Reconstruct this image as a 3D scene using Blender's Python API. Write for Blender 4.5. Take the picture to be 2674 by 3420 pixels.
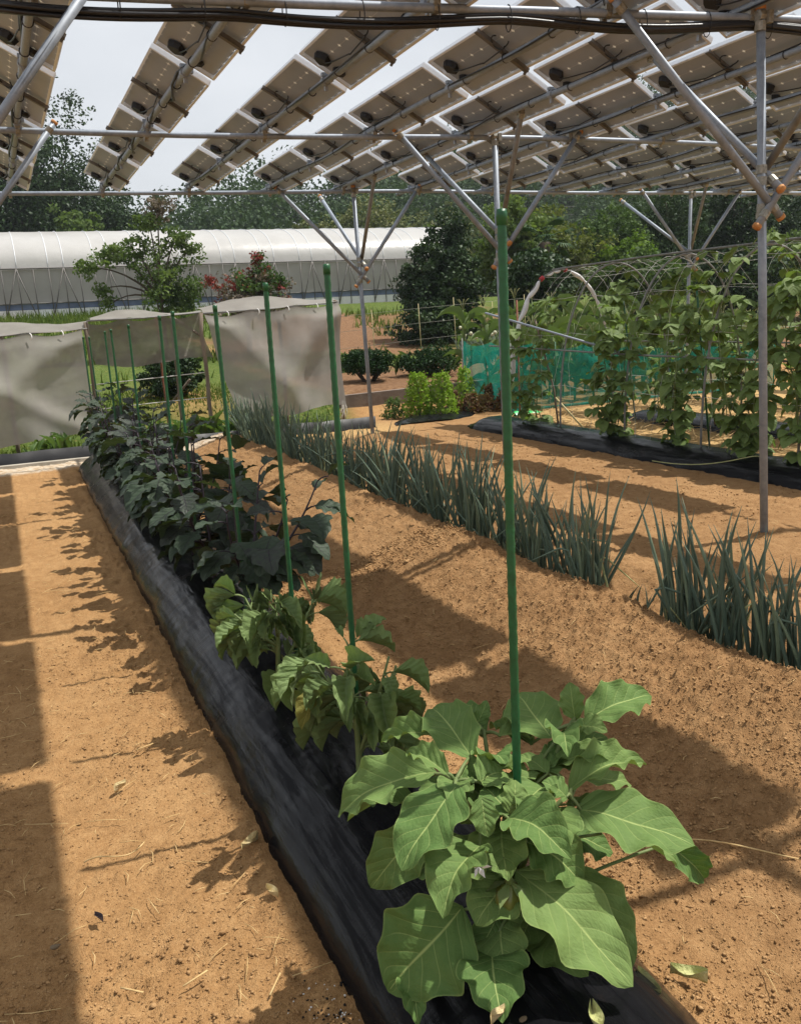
import bpy, math
import numpy as np
from mathutils import Vector, Matrix

S = bpy.context.scene
for o in list(bpy.data.objects):
    bpy.data.objects.remove(o, do_unlink=True)
COL = S.collection
R = math.radians

# ---------------------------------------------------------------- camera
cam_data = bpy.data.cameras.new('camera')
cam = bpy.data.objects.new('camera', cam_data)
COL.objects.link(cam)
cam_data.sensor_fit = 'HORIZONTAL'
cam_data.sensor_width = 36.0
cam_data.lens = 39.62
cam_data.clip_start = 0.05
cam_data.clip_end = 3000.0
cam.matrix_world = Matrix(((0.90908577, 0.13682014, -0.39350135, 0.0),
                           (-0.41314257, 0.17448023, -0.8937952, 0.0),
                           (-0.05363098, 0.97510866, 0.21514372, 1.4),
                           (0, 0, 0, 1)))
S.camera = cam

# ---------------------------------------------------------------- sky and sun
SUN_DIR = Vector((0.505, -0.06, 1.0)).normalized()      # towards the sun
SUN_EL = math.asin(SUN_DIR.z)
SUN_AZ = math.atan2(SUN_DIR.x, SUN_DIR.y)
world = bpy.data.worlds.new('World')
S.world = world
world.use_nodes = True
nt = world.node_tree
nt.nodes.clear()
w_out = nt.nodes.new('ShaderNodeOutputWorld')
w_bg = nt.nodes.new('ShaderNodeBackground')
w_sky = nt.nodes.new('ShaderNodeTexSky')
w_sky.sky_type = 'NISHITA'
w_sky.sun_disc = False
w_sky.sun_elevation = SUN_EL
w_sky.sun_rotation = SUN_AZ
w_sky.air_density = 1.3
w_sky.dust_density = 3.0
w_sky.ozone_density = 1.0
w_tc = nt.nodes.new('ShaderNodeTexCoord')
w_map = nt.nodes.new('ShaderNodeMapping')
w_map.inputs['Scale'].default_value = (1.0, 1.0, 2.2)
w_no = nt.nodes.new('ShaderNodeTexNoise')
w_no.inputs['Scale'].default_value = 2.1
w_no.inputs['Detail'].default_value = 5.0
w_no.inputs['Roughness'].default_value = 0.52
w_rmp = nt.nodes.new('ShaderNodeMapRange')
w_rmp.inputs['From Min'].default_value = 0.32
w_rmp.inputs['From Max'].default_value = 0.66
w_rmp.inputs['To Min'].default_value = 0.62
w_rmp.inputs['To Max'].default_value = 0.95
w_mix = nt.nodes.new('ShaderNodeMix')
w_mix.data_type = 'RGBA'
nt.links.new(w_tc.outputs['Generated'], w_map.inputs['Vector'])
nt.links.new(w_map.outputs['Vector'], w_no.inputs['Vector'])
nt.links.new(w_no.outputs['Fac'], w_rmp.inputs['Value'])
nt.links.new(w_rmp.outputs['Result'], w_mix.inputs['Factor'])
nt.links.new(w_sky.outputs['Color'], w_mix.inputs['A'])
w_mix.inputs['B'].default_value = (12.9, 13.3, 13.9, 1)      # thin bright cloud
nt.links.new(w_mix.outputs['Result'], w_bg.inputs['Color'])
w_bg.inputs['Strength'].default_value = 0.056
nt.links.new(w_bg.outputs['Background'], w_out.inputs['Surface'])

sun_data = bpy.data.lights.new('sun', 'SUN')
sun_data.energy = 5.0
sun_data.angle = R(0.6)
sun_data.color = (1.0, 0.955, 0.88)
sun = bpy.data.objects.new('sun', sun_data)
COL.objects.link(sun)
sun.rotation_euler = SUN_DIR.to_track_quat('Z', 'Y').to_euler()

S.view_settings.view_transform = 'Standard'
S.view_settings.look = 'None'
S.view_settings.exposure = 0.34
S.view_settings.gamma = 1.0
S.view_settings.use_curve_mapping = False
S.render.engine = 'CYCLES'
S.cycles.max_bounces = 6
S.cycles.transparent_max_bounces = 12
S.cycles.diffuse_bounces = 2
S.cycles.glossy_bounces = 2
S.cycles.transmission_bounces = 3

# ---------------------------------------------------------------- helpers
rng = np.random.default_rng(11)
U = lambda a, b: float(rng.uniform(a, b))


def V3(*a):
    return np.array(a, float)


def hash2(ix, iy, seed):
    n = (ix.astype(np.int64) * 374761393 + iy.astype(np.int64) * 668265263 + seed * 974634721) & 0xffffffff
    n = ((n ^ (n >> 13)) * 1274126177) & 0xffffffff
    return ((n ^ (n >> 16)) & 0xffff) / 65535.0


def vnoise(x, y, seed=0):
    x = np.asarray(x, float); y = np.asarray(y, float)
    ix = np.floor(x); iy = np.floor(y)
    fx = x - ix; fy = y - iy
    fx = fx * fx * (3 - 2 * fx); fy = fy * fy * (3 - 2 * fy)
    a = hash2(ix, iy, seed); b = hash2(ix + 1, iy, seed)
    c = hash2(ix, iy + 1, seed); d = hash2(ix + 1, iy + 1, seed)
    return (a + (b - a) * fx) * (1 - fy) + (c + (d - c) * fx) * fy


def fbm(x, y, seed=0, oct=4, gain=0.5):
    s = 0; a = 1; t = 0
    for k in range(oct):
        s = s + a * vnoise(x * 2 ** k, y * 2 ** k, seed + k * 17)
        t += a; a *= gain
    return s / t


class MB:
    """collects vertices and faces for ONE mesh object"""
    def __init__(self):
        self.v = []; self.f = []; self.n = 0; self.uv = None

    def add(self, V, F):
        V = np.asarray(V, float).reshape(-1, 3)
        F = [tuple(int(i) + self.n for i in f) for f in F]
        self.v.append(V); self.f += F; self.n += len(V)
        return self

    def box(self, c, s, rot=None):
        c = np.asarray(c, float); h = np.asarray(s, float) / 2
        P = np.array([[x, y, z] for x in (-1, 1) for y in (-1, 1) for z in (-1, 1)], float) * h
        if rot is not None:
            P = P @ np.asarray(rot).T
        return self.add(P + c, [(0, 1, 3, 2), (4, 6, 7, 5), (0, 4, 5, 1), (2, 3, 7, 6), (0, 2, 6, 4), (1, 5, 7, 3)])

    def tube(self, pts, r, sides=8, cap=True, closed=False):
        P = np.asarray(pts, float); n = len(P)
        r = np.full(n, r) if np.isscalar(r) else np.asarray(r, float)
        T = np.gradient(P, axis=0)
        T /= np.linalg.norm(T, axis=1)[:, None] + 1e-12
        a = np.array([0, 0, 1.0]) if abs(T[0][2]) < 0.9 else np.array([1.0, 0, 0])
        N = np.cross(T[0], a); N /= np.linalg.norm(N)
        rings = []
        ang = np.arange(sides) * 2 * math.pi / sides
        for i in range(n):
            N = N - T[i] * (N @ T[i]); N /= np.linalg.norm(N) + 1e-12
            B = np.cross(T[i], N)
            rings.append(P[i] + r[i] * (np.cos(ang)[:, None] * N + np.sin(ang)[:, None] * B))
        V = np.concatenate(rings)
        F = []
        for i in range(n - 1):
            for k in range(sides):
                k2 = (k + 1) % sides
                F.append((i * sides + k, i * sides + k2, (i + 1) * sides + k2, (i + 1) * sides + k))
        if cap:
            F.append(tuple(range(sides - 1, -1, -1)))
            F.append(tuple((n - 1) * sides + k for k in range(sides)))
        return self.add(V, F)

    def grid(self, P):
        """P: (ny, nx, 3)"""
        ny, nx = P.shape[:2]
        idx = np.arange(ny * nx).reshape(ny, nx)
        F = np.stack([idx[:-1, :-1], idx[:-1, 1:], idx[1:, 1:], idx[1:, :-1]], -1).reshape(-1, 4)
        return self.add(P.reshape(-1, 3), F)

    def mesh(self, name, mat, smooth=True):
        me = bpy.data.meshes.new(name)
        V = np.concatenate(self.v)
        me.from_pydata(V.tolist(), [], self.f)
        if mat: me.materials.append(mat)
        if smooth: me.polygons.foreach_set('use_smooth', [True] * len(me.polygons))
        me.update()
        return me

    def build(self, name, mat, parent=None, smooth=True):
        return ob(name, self.mesh(name, mat, smooth), parent)


def ob(name, data, parent=None):
    """link an object; geometry given in world coordinates sits right under its parent"""
    o = bpy.data.objects.new(name, data)
    COL.objects.link(o)
    if parent is not None:
        o.parent = parent
        if parent.type == 'EMPTY':
            o.location = -ORG.get(parent.name, Vector((0, 0, 0)))
    return o


ORG = {}


def quads(name, V, nq, mat, parent=None, smooth=False):
    """fast mesh of nq separate quads, V of shape (nq*4,3)"""
    me = bpy.data.meshes.new(name)
    me.vertices.add(len(V)); me.vertices.foreach_set('co', np.asarray(V, np.float32).ravel())
    me.loops.add(nq * 4); me.loops.foreach_set('vertex_index', np.arange(nq * 4, dtype=np.int32))
    me.polygons.add(nq); me.polygons.foreach_set('loop_start', np.arange(0, nq * 4, 4, dtype=np.int32))
    me.polygons.foreach_set('loop_total', np.full(nq, 4, np.int32))
    if mat: me.materials.append(mat)
    me.update(calc_edges=True)
    return ob(name, me, parent)


def tag(o, label=None, cat=None, group=None, kind=None):
    if label: o['label'] = label
    if cat: o['category'] = cat
    if group: o['group'] = group
    if kind: o['kind'] = kind
    return o


def thing(name, loc, label, cat, group=None, rot=None):
    o = bpy.data.objects.new(name, None)
    COL.objects.link(o)
    o.empty_display_size = 0.1
    o.location = loc
    if rot: o.rotation_euler = rot
    ORG[o.name] = Vector(loc)
    tag(o, label, cat, group)
    return o


def copy_tree(o, parent=None):
    c = o.copy(); COL.objects.link(c)
    if parent is not None: c.parent = parent
    for ch in o.children: copy_tree(ch, c)
    return c


# ---------------------------------------------------------------- materials
MATS = {}


class NT:
    def __init__(self, name):
        self.m = bpy.data.materials.new(name); self.m.use_nodes = True
        self.t = self.m.node_tree; self.t.nodes.clear()
        self.out = self.n('OutputMaterial')
        MATS[name] = self.m

    def n(self, typ, **kw):
        x = self.t.nodes.new('ShaderNode' + typ)
        for k, v in kw.items(): setattr(x, k, v)
        return x

    def l(self, a, b):
        self.t.links.new(a, b)

    def math(self, op, a, b=None, clamp=False):
        x = self.n('Math', operation=op); x.use_clamp = clamp
        for i, q in enumerate((a, b)):
            if q is None: continue
            if hasattr(q, 'is_linked') or hasattr(q, 'links'): self.l(q, x.inputs[i])
            else: x.inputs[i].default_value = q
        return x.outputs[0]

    def noise(self, scale, detail=3, rough=0.55, vec=None, dist=0.0):
        x = self.n('TexNoise'); x.inputs['Scale'].default_value = scale
        x.inputs['Detail'].default_value = detail; x.inputs['Roughness'].default_value = rough
        x.inputs['Distortion'].default_value = dist
        if vec is not None: self.l(vec, x.inputs['Vector'])
        return x.outputs['Fac']

    def ramp(self, fac, stops):
        x = self.n('ValToRGB'); e = x.color_ramp.elements
        while len(e) < len(stops): e.new(0.5)
        for i, (p, c) in enumerate(stops):
            e[i].position = p; e[i].color = (*c, 1) if len(c) == 3 else c
        self.l(fac, x.inputs['Fac'])
        return x.outputs['Color']

    def mix(self, fac, a, b, blend='MIX'):
        x = self.n('Mix', data_type='RGBA', blend_type=blend)
        for k, q in (('Factor', fac), ('A', a), ('B', b)):
            if isinstance(q, (int, float)): x.inputs[k].default_value = q
            elif isinstance(q, tuple): x.inputs[k].default_value = (*q, 1) if len(q) == 3 else q
            else: self.l(q, x.inputs[k])
        return x.outputs['Result']

    def rng(self, v, a, b, c, d):
        x = self.n('MapRange'); self.l(v, x.inputs['Value'])
        for k, q in zip(('From Min', 'From Max', 'To Min', 'To Max'), (a, b, c, d)): x.inputs[k].default_value = q
        return x.outputs['Result']

    def bump(self, h, strength, dist, nrm=None):
        x = self.n('Bump'); x.inputs['Strength'].default_value = strength; x.inputs['Distance'].default_value = dist
        self.l(h, x.inputs['Height'])
        if nrm is not None: self.l(nrm, x.inputs['Normal'])
        return x.outputs['Normal']

    def pbsdf(self, color, rough=0.6, spec=0.3, metal=0.0, normal=None):
        x = self.n('BsdfPrincipled')
        if isinstance(color, tuple): x.inputs['Base Color'].default_value = (*color, 1)
        else: self.l(color, x.inputs['Base Color'])
        if isinstance(rough, (int, float)): x.inputs['Roughness'].default_value = rough
        else: self.l(rough, x.inputs['Roughness'])
        x.inputs['Specular IOR Level'].default_value = spec
        x.inputs['Metallic'].default_value = metal
        if normal is not None: self.l(normal, x.inputs['Normal'])
        return x

    def done(self, sh):
        self.l(sh, self.out.inputs['Surface']); return self.m


def obj_coord(k):
    return k.n('TexCoord').outputs['Object']


def leaf_mat(name, c1, c2, vein, back, trans=0.25, rough=0.5, spec=0.35, vein_w=1.0, island=False, purple=None):
    """a leaf blade: UV x across (midrib at 0.5), UV y along"""
    k = NT(name)
    uv = k.n('UVMap').outputs['UV']
    sp = k.n('SeparateXYZ'); k.l(uv, sp.inputs[0])
    s = k.math('ABSOLUTE', k.math('MULTIPLY', k.math('SUBTRACT', sp.outputs['X'], 0.5), 2.0))
    t = sp.outputs['Y']
    rib = k.rng(s, 0.012 * vein_w, 0.05 * vein_w, 1.0, 0.0)
    ph = k.math('SUBTRACT', k.math('MULTIPLY', t, 6.5), k.math('MULTIPLY', s, 1.9))
    tri = k.math('ABSOLUTE', k.math('SUBTRACT', k.math('FRACT', ph), 0.5))
    side = k.rng(tri, 0.015 * vein_w, 0.07 * vein_w, 1.0, 0.0)
    side = k.math('MULTIPLY', side, k.rng(s, 0.55, 1.0, 1.0, 0.0))
    v = k.math('MAXIMUM', rib, k.math('MULTIPLY', side, 0.4))
    oi = k.n('ObjectInfo')
    rnd = k.n('NewGeometry').outputs['Random Per Island'] if island else oi.outputs['Random']
    co = obj_coord(k)
    nz = k.noise(9.0, 3, 0.6, uv)
    f = k.math('ADD', k.math('MULTIPLY', rnd, 0.55), k.math('MULTIPLY', nz, 0.45))
    col = k.mix(f, c1, c2)
    if purple:
        col = k.mix(k.math('MULTIPLY', k.rng(rnd, 0.55, 1.0, 0.0, 1.0), k.rng(nz, 0.3, 0.7, 0.2, 0.9)), col, purple)
    col = k.mix(v, col, vein)
    col = k.mix(k.rng(s, 0.95, 1.0, 0, 0.5), col, vein)
    col = k.mix(k.rng(k.noise(3.0, 4, 0.7, uv), 0.66, 0.80, 0, 0.35), col, back)
    geo = k.n('NewGeometry')
    col = k.mix(geo.outputs['Backfacing'], col, back)
    puff = k.math('MULTIPLY', k.math('POWER', tri, 0.6), 1.0)
    h = k.math('ADD', k.math('MULTIPLY', puff, 0.6), k.math('MULTIPLY', k.noise(26, 2, 0.5, uv), 0.35))
    nrm = k.bump(h, 0.40, 0.014)
    p = k.pbsdf(col, rough, spec, 0, nrm)
    tr = k.n('BsdfTranslucent')
    k.l(k.mix(1.0, col, (0.85, 1.0, 0.35), 'MULTIPLY'), tr.inputs['Color'])
    m = k.n('MixShader'); m.inputs[0].default_value = trans
    k.l(p.outputs[0], m.inputs[1]); k.l(tr.outputs[0], m.inputs[2])
    return k.done(m.outputs[0])


def foliage_mat(name, cols, trans=0.22, rough=0.65, spec=0.10):
    """small leaves of a crown, one random tone for each leaf"""
    k = NT(name)
    rnd = k.n('NewGeometry').outputs['Random Per Island']
    n = len(cols)
    big = k.noise(1.3, 2, 0.5, obj_coord(k))
    f = k.math('ADD', k.math('MULTIPLY', rnd, 0.42), k.math('MULTIPLY', k.rng(big, 0.3, 0.7, 0, 1), 0.58))
    col = k.ramp(f, [(i / max(1, n - 1), c) for i, c in enumerate(cols)])
    p = k.pbsdf(col, rough, spec)
    tr = k.n('BsdfTranslucent'); k.l(k.mix(1.0, col, (0.9, 1.0, 0.4), 'MULTIPLY'), tr.inputs['Color'])
    m = k.n('MixShader'); m.inputs[0].default_value = trans
    k.l(p.outputs[0], m.inputs[1]); k.l(tr.outputs[0], m.inputs[2])
    return k.done(m.outputs[0])


def plain_mat(name, c1, c2, scale=8, rough=0.6, spec=0.3, metal=0.0, bump=0.15, bdist=0.004, detail=4, stretch=None):
    k = NT(name)
    co = obj_coord(k)
    if stretch:
        mp = k.n('Mapping'); mp.inputs['Scale'].default_value = stretch; k.l(co, mp.inputs[0]); co = mp.outputs[0]
    nz = k.noise(scale, detail, 0.6, co)
    col = k.mix(k.rng(nz, 0.3, 0.7, 0, 1), c1, c2)
    nrm = k.bump(k.noise(scale * 4, 3, 0.6, co), bump, bdist)
    rr = k.rng(nz, 0.3, 0.7, max(0.02, rough - 0.08), min(1, rough + 0.08))
    return k.done(k.pbsdf(col, rr, spec, metal, nrm).outputs[0])


def net_mat(name, c1, c2, trans_a, trans_b, glow=0.3, scale=3.0):
    """woven net: opaque threads, open gaps"""
    k = NT(name)
    co = obj_coord(k)
    nz = k.noise(scale, 4, 0.6, co)
    col = k.mix(k.rng(nz, 0.3, 0.7, 0, 1), c1, c2)
    p = k.pbsdf(col, 0.8, 0.15)
    tl = k.n('BsdfTranslucent'); k.l(col, tl.inputs['Color'])
    m1 = k.n('MixShader'); m1.inputs[0].default_value = glow
    k.l(p.outputs[0], m1.inputs[1]); k.l(tl.outputs[0], m1.inputs[2])
    tp = k.n('BsdfTransparent')
    m2 = k.n('MixShader')
    k.l(k.rng(k.noise(scale * 0.7, 2, 0.5, co), 0.35, 0.65, trans_a, trans_b), m2.inputs[0])
    k.l(m1.outputs[0], m2.inputs[1]); k.l(tp.outputs[0], m2.inputs[2])
    return k.done(m2.outputs[0])


# galvanised pipe: grey zinc with dull blotches
k = NT('galvanised'); co = obj_coord(k)
nz = k.noise(30, 4, 0.65, co); nb = k.noise(5, 3, 0.6, co)
col = k.ramp(k.math('ADD', k.math('MULTIPLY', nz, 0.5), k.math('MULTIPLY', nb, 0.5)), [(0.3, (0.145, 0.175, 0.215)), (0.5, (0.23, 0.265, 0.315)), (0.72, (0.31, 0.35, 0.40))])
k.done(k.pbsdf(col, k.rng(nb, 0.3, 0.7, 0.42, 0.6), 0.5, 0.15, k.bump(nz, 0.1, 0.002)).outputs[0])
plain_mat('galvanised_dull', (0.15, 0.15, 0.14), (0.24, 0.24, 0.23), 18, 0.6, 0.3, 0.1)
plain_mat('brass_clamp', (0.17, 0.16, 0.125), (0.34, 0.33, 0.29), 60, 0.42, 0.5, 0.3)
plain_mat('rust_cap', (0.42, 0.17, 0.05), (0.52, 0.27, 0.10), 60, 0.7, 0.3)
plain_mat('aluminium', (0.66, 0.69, 0.73), (0.74, 0.77, 0.80), 20, 0.42, 0.5, 0.0, 0.05)
plain_mat('dark_bar', (0.10, 0.095, 0.085), (0.17, 0.16, 0.145), 25, 0.6, 0.3, 0.2)
plain_mat('black_plastic', (0.010, 0.010, 0.011), (0.022, 0.022, 0.023), 25, 0.55, 0.3)
plain_mat('cable_black', (0.008, 0.008, 0.009), (0.018, 0.018, 0.02), 60, 0.4, 0.4)
plain_mat('stake_green', (0.006, 0.065, 0.022), (0.012, 0.11, 0.036), 45, 0.42, 0.45, 0, 0.4, 0.003)
plain_mat('rusty_stake', (0.16, 0.055, 0.03), (0.24, 0.10, 0.06), 40, 0.7)
plain_mat('grey_wood', (0.13, 0.10, 0.075), (0.24, 0.20, 0.155), 6, 0.85, 0.15, 0, 0.5, 0.01, 5, (6, 6, 0.6))
plain_mat('bamboo', (0.40, 0.34, 0.15), (0.55, 0.48, 0.26), 20, 0.5)
plain_mat('rope_white', (0.55, 0.54, 0.50), (0.72, 0.71, 0.68), 60, 0.8)
plain_mat('white_sheet', (0.62, 0.62, 0.63), (0.75, 0.75, 0.76), 15, 0.55, 0.3, 0, 0.4, 0.01)
plain_mat('red_tape', (0.35, 0.03, 0.04), (0.5, 0.06, 0.07), 15, 0.6)
plain_mat('concrete', (0.30, 0.27, 0.22), (0.42, 0.38, 0.32), 5, 0.9, 0.1, 0, 0.5, 0.01, 6)
plain_mat('wall_concrete', (0.13, 0.10, 0.085), (0.23, 0.19, 0.16), 4, 0.9, 0.1, 0, 0.6, 0.01, 6)
plain_mat('edging_black', (0.014, 0.014, 0.016), (0.028, 0.028, 0.03), 4, 0.5, 0.35, 0, 0.2)
plain_mat('bark', (0.055, 0.042, 0.032), (0.12, 0.095, 0.075), 12, 0.9, 0.1, 0, 0.8, 0.02, 5, (4, 4, 1))
plain_mat('stem_green', (0.10, 0.15, 0.045), (0.17, 0.21, 0.08), 30, 0.6)
plain_mat('stem_purple', (0.012, 0.008, 0.014), (0.030, 0.018, 0.030), 30, 0.5, 0.4)
plain_mat('fruit_green', (0.07, 0.10, 0.018), (0.15, 0.16, 0.035), 9, 0.3, 0.5)
plain_mat('petal_white', (0.62, 0.60, 0.60), (0.78, 0.76, 0.76), 40, 0.7)
plain_mat('stone', (0.12, 0.085, 0.05), (0.20, 0.15, 0.095), 20, 0.8, 0.2, 0, 0.4, 0.004)
plain_mat('clod', (0.24, 0.135, 0.060), (0.42, 0.26, 0.125), 14, 1.0, 0.05, 0, 0.6, 0.01)
plain_mat('perlite', (0.55, 0.52, 0.47), (0.75, 0.73, 0.70), 40, 0.9, 0.1)
plain_mat('charcoal', (0.012, 0.011, 0.010), (0.03, 0.026, 0.022), 40, 0.9, 0.1)
plain_mat('straw', (0.42, 0.27, 0.11), (0.62, 0.45, 0.22), 40, 0.7, 0.2)
plain_mat('dry_leaf', (0.42, 0.31, 0.14), (0.60, 0.50, 0.29), 30, 0.8, 0.15, 0, 0.6, 0.01)
plain_mat('pale_leaf', (0.35, 0.38, 0.15), (0.55, 0.52, 0.26), 30, 0.7, 0.2, 0, 0.6, 0.01)
plain_mat('dark_dry_leaf', (0.06, 0.045, 0.05), (0.13, 0.10, 0.10), 30, 0.8)
plain_mat('steel_dark', (0.10, 0.095, 0.09), (0.17, 0.16, 0.15), 20, 0.6, 0.3, 0.4)
plain_mat('blue_sheet', (0.08, 0.11, 0.18), (0.16, 0.20, 0.29), 2, 0.5)
plain_mat('utility_grey', (0.25, 0.25, 0.25), (0.33, 0.33, 0.33), 2, 0.8)
plain_mat('tassel_pale', (0.22, 0.23, 0.09), (0.34, 0.33, 0.15), 30, 0.8)
plain_mat('string_dull', (0.20, 0.20, 0.16), (0.28, 0.28, 0.24), 30, 0.9)
plain_mat('ball_white', (0.45, 0.47, 0.30), (0.62, 0.62, 0.46), 60, 0.9, 0.1)

# panel back sheet: warm white laminate over cells, clear diamonds where four cells meet
k = NT('panel_back'); co = obj_coord(k)
sp = k.n('SeparateXYZ'); k.l(co, sp.inputs[0])
CELL = 0.1215
dx = k.math('MULTIPLY', k.math('ABSOLUTE', k.math('SUBTRACT', k.math('FRACT', k.math('ADD', k.math('DIVIDE', sp.outputs['X'], CELL), 50.0)), 0.5)), CELL)
dy = k.math('MULTIPLY', k.math('ABSOLUTE', k.math('SUBTRACT', k.math('FRACT', k.math('ADD', k.math('DIVIDE', sp.outputs['Y'], CELL), 50.0)), 0.5)), CELL)
ssum = k.math('ADD', k.math('POWER', dx, 0.7), k.math('POWER', dy, 0.7))
star = k.math('LESS_THAN', ssum, 0.060)
line = k.math('MULTIPLY', k.math('LESS_THAN', dx, 0.0012), 0.35)
star = k.math('MAXIMUM', star, line)
nz = k.noise(6, 4, 0.6, co); nz2 = k.noise(2.2, 3, 0.6, co)
col = k.mix(k.rng(nz2, 0.3, 0.7, 0, 1), (0.295, 0.335, 0.395), (0.375, 0.42, 0.485))
col = k.mix(k.rng(nz, 0.55, 0.8, 0, 0.35), col, (0.27, 0.26, 0.235))
col = k.mix(star, col, (0.85, 0.85, 0.82))
p = k.pbsdf(col, 0.55, 0.3)
tl = k.n('BsdfTranslucent'); tl.inputs['Color'].default_value = (0.85, 0.82, 0.74, 1)
mx = k.n('MixShader'); k.l(k.math('MULTIPLY', star, 0.34), mx.inputs[0]); k.l(p.outputs[0], mx.inputs[1]); k.l(tl.outputs[0], mx.inputs[2])
k.done(mx.outputs[0])


def cell_gaps(k):
    sp = k.n('SeparateXYZ'); k.l(obj_coord(k), sp.inputs[0])
    d = [k.math('MULTIPLY', k.math('ABSOLUTE', k.math('SUBTRACT', k.math('FRACT', k.math('ADD', k.math('DIVIDE', sp.outputs[a], CELL), 50.0)), 0.5)), CELL) for a in ('X', 'Y')]
    return k.math('LESS_THAN', k.math('ADD', k.math('POWER', d[0], 0.7), k.math('POWER', d[1], 0.7)), 0.060)


# sunny side: dark cells, clear glass where the cell corners leave gaps
k = NT('solar_glass')
p = k.pbsdf((0.012, 0.017, 0.045), 0.1, 0.6)
tp = k.n('BsdfTransparent'); mx = k.n('MixShader'); k.l(cell_gaps(k), mx.inputs[0])
k.l(p.outputs[0], mx.inputs[1]); k.l(tp.outputs[0], mx.inputs[2]); k.done(mx.outputs[0])

# black mulch film: thin glossy polythene, dusty near the soil
k = NT('mulch_film'); co = obj_coord(k)
mp = k.n('Mapping'); mp.inputs['Scale'].default_value = (26, 3.2, 1); k.l(co, mp.inputs[0])
mp2 = k.n('Mapping'); mp2.inputs['Scale'].default_value = (90, 12, 1); k.l(co, mp2.inputs[0])
dust = k.noise(5, 5, 0.65, co)
col = k.mix(k.rng(dust, 0.6, 0.9, 0, 0.22), (0.006, 0.006, 0.007), (0.10, 0.065, 0.04))
h = k.math('ADD', k.noise(1, 4, 0.6, mp.outputs[0], 0.8), k.math('MULTIPLY', k.noise(1, 3, 0.6, mp2.outputs[0]), 0.35))
mp4 = k.n('Mapping'); mp4.inputs['Scale'].default_value = (7, 95, 1); k.l(co, mp4.inputs[0])
h = k.math('ADD', h, k.math('MULTIPLY', k.noise(1, 2, 0.5, mp4.outputs[0]), k.rng(k.noise(3.5, 2, 0.5, co), 0.42, 0.60, 0, 0.45)))
mp3 = k.n('Mapping'); mp3.inputs['Scale'].default_value = (34, 1.7, 1); k.l(co, mp3.inputs[0])
streak = k.noise(1, 5, 0.7, mp3.outputs[0], 0.6)
p = k.pbsdf(col, k.rng(dust, 0.35, 0.8, 0.15, 0.34), 0.5, 0, k.bump(h, 0.32, 0.008))
k.l(k.rng(streak, 0.42, 0.70, 0.04, 0.26), p.inputs['Specular IOR Level'])
k.done(p.outputs[0])

# polytunnel film: milky, lets light through
k = NT('tunnel_film'); co = obj_coord(k)
nz = k.noise(0.7, 4, 0.6, co)
col = k.mix(k.rng(nz, 0.3, 0.7, 0, 1), (0.54, 0.53, 0.515), (0.63, 0.62, 0.605))
p = k.pbsdf(col, 0.32, 0.5, 0, k.bump(k.noise(2.5, 3, 0.6, co), 0.25, 0.06))
tl = k.n('BsdfTranslucent'); k.l(col, tl.inputs['Color'])
mx = k.n('MixShader'); mx.inputs[0].default_value = 0.35
k.l(p.outputs[0], mx.inputs[1]); k.l(tl.outputs[0], mx.inputs[2]); k.done(mx.outputs[0])

net_mat('tunnel_wall', (0.36, 0.35, 0.335), (0.44, 0.43, 0.41), 0.02, 0.08, 0.3, 0.8)
net_mat('shade_net', (0.29, 0.27, 0.25), (0.34, 0.32, 0.295), 0.08, 0.16, 0.35, 5.0)
net_mat('shade_net_dark', (0.15, 0.135, 0.115), (0.22, 0.20, 0.17), 0.10, 0.18, 0.30, 5.0)
net_mat('teal_net', (0.005, 0.23, 0.175), (0.01, 0.32, 0.25), 0.30, 0.50, 0.45, 6.0)

leaf_mat('leaf_pale', (0.062, 0.128, 0.032), (0.180, 0.255, 0.080), (0.30, 0.37, 0.13), (0.20, 0.27, 0.10), 0.16, 0.68, 0.14, 0.75)
leaf_mat('leaf_wilted', (0.14, 0.205, 0.075), (0.21, 0.285, 0.115), (0.20, 0.26, 0.11), (0.16, 0.21, 0.095), 0.2, 0.65, 0.2)
leaf_mat('leaf_yellow', (0.20, 0.20, 0.045), (0.16, 0.13, 0.03), (0.36, 0.32, 0.09), (0.26, 0.24, 0.07), 0.25, 0.65, 0.2)
leaf_mat('leaf_dark', (0.026, 0.045, 0.026), (0.062, 0.088, 0.054), (0.020, 0.014, 0.022), (0.05, 0.075, 0.040), 0.16, 0.52, 0.24, 1.0, False, (0.028, 0.024, 0.032))
leaf_mat('leaf_bean', (0.115, 0.185, 0.048), (0.22, 0.30, 0.09), (0.20, 0.25, 0.10), (0.16, 0.22, 0.08), 0.38, 0.55, 0.3)
leaf_mat('leaf_corn', (0.09, 0.15, 0.045), (0.16, 0.22, 0.08), (0.22, 0.28, 0.13), (0.13, 0.19, 0.07), 0.28, 0.5, 0.35)
leaf_mat('leaf_broad', (0.05, 0.11, 0.022), (0.11, 0.19, 0.04), (0.14, 0.20, 0.06), (0.10, 0.16, 0.05), 0.35, 0.5, 0.35, 1.0, True)

# onion leaves: blue green wax, paler at the foot
k = NT('onion_leaf'); oi = k.n('ObjectInfo'); co = obj_coord(k)
nz = k.noise(5, 3, 0.6, co)
f = k.math('ADD', k.math('MULTIPLY', oi.outputs['Random'], 0.6), k.math('MULTIPLY', nz, 0.4))
col = k.ramp(f, [(0.1, (0.066, 0.104, 0.074)), (0.5, (0.115, 0.165, 0.115)), (0.85, (0.190, 0.235, 0.135))])
k.done(k.pbsdf(col, 0.5, 0.35, 0, k.bump(k.noise(120, 2, 0.5, co), 0.2, 0.002)).outputs[0])

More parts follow.
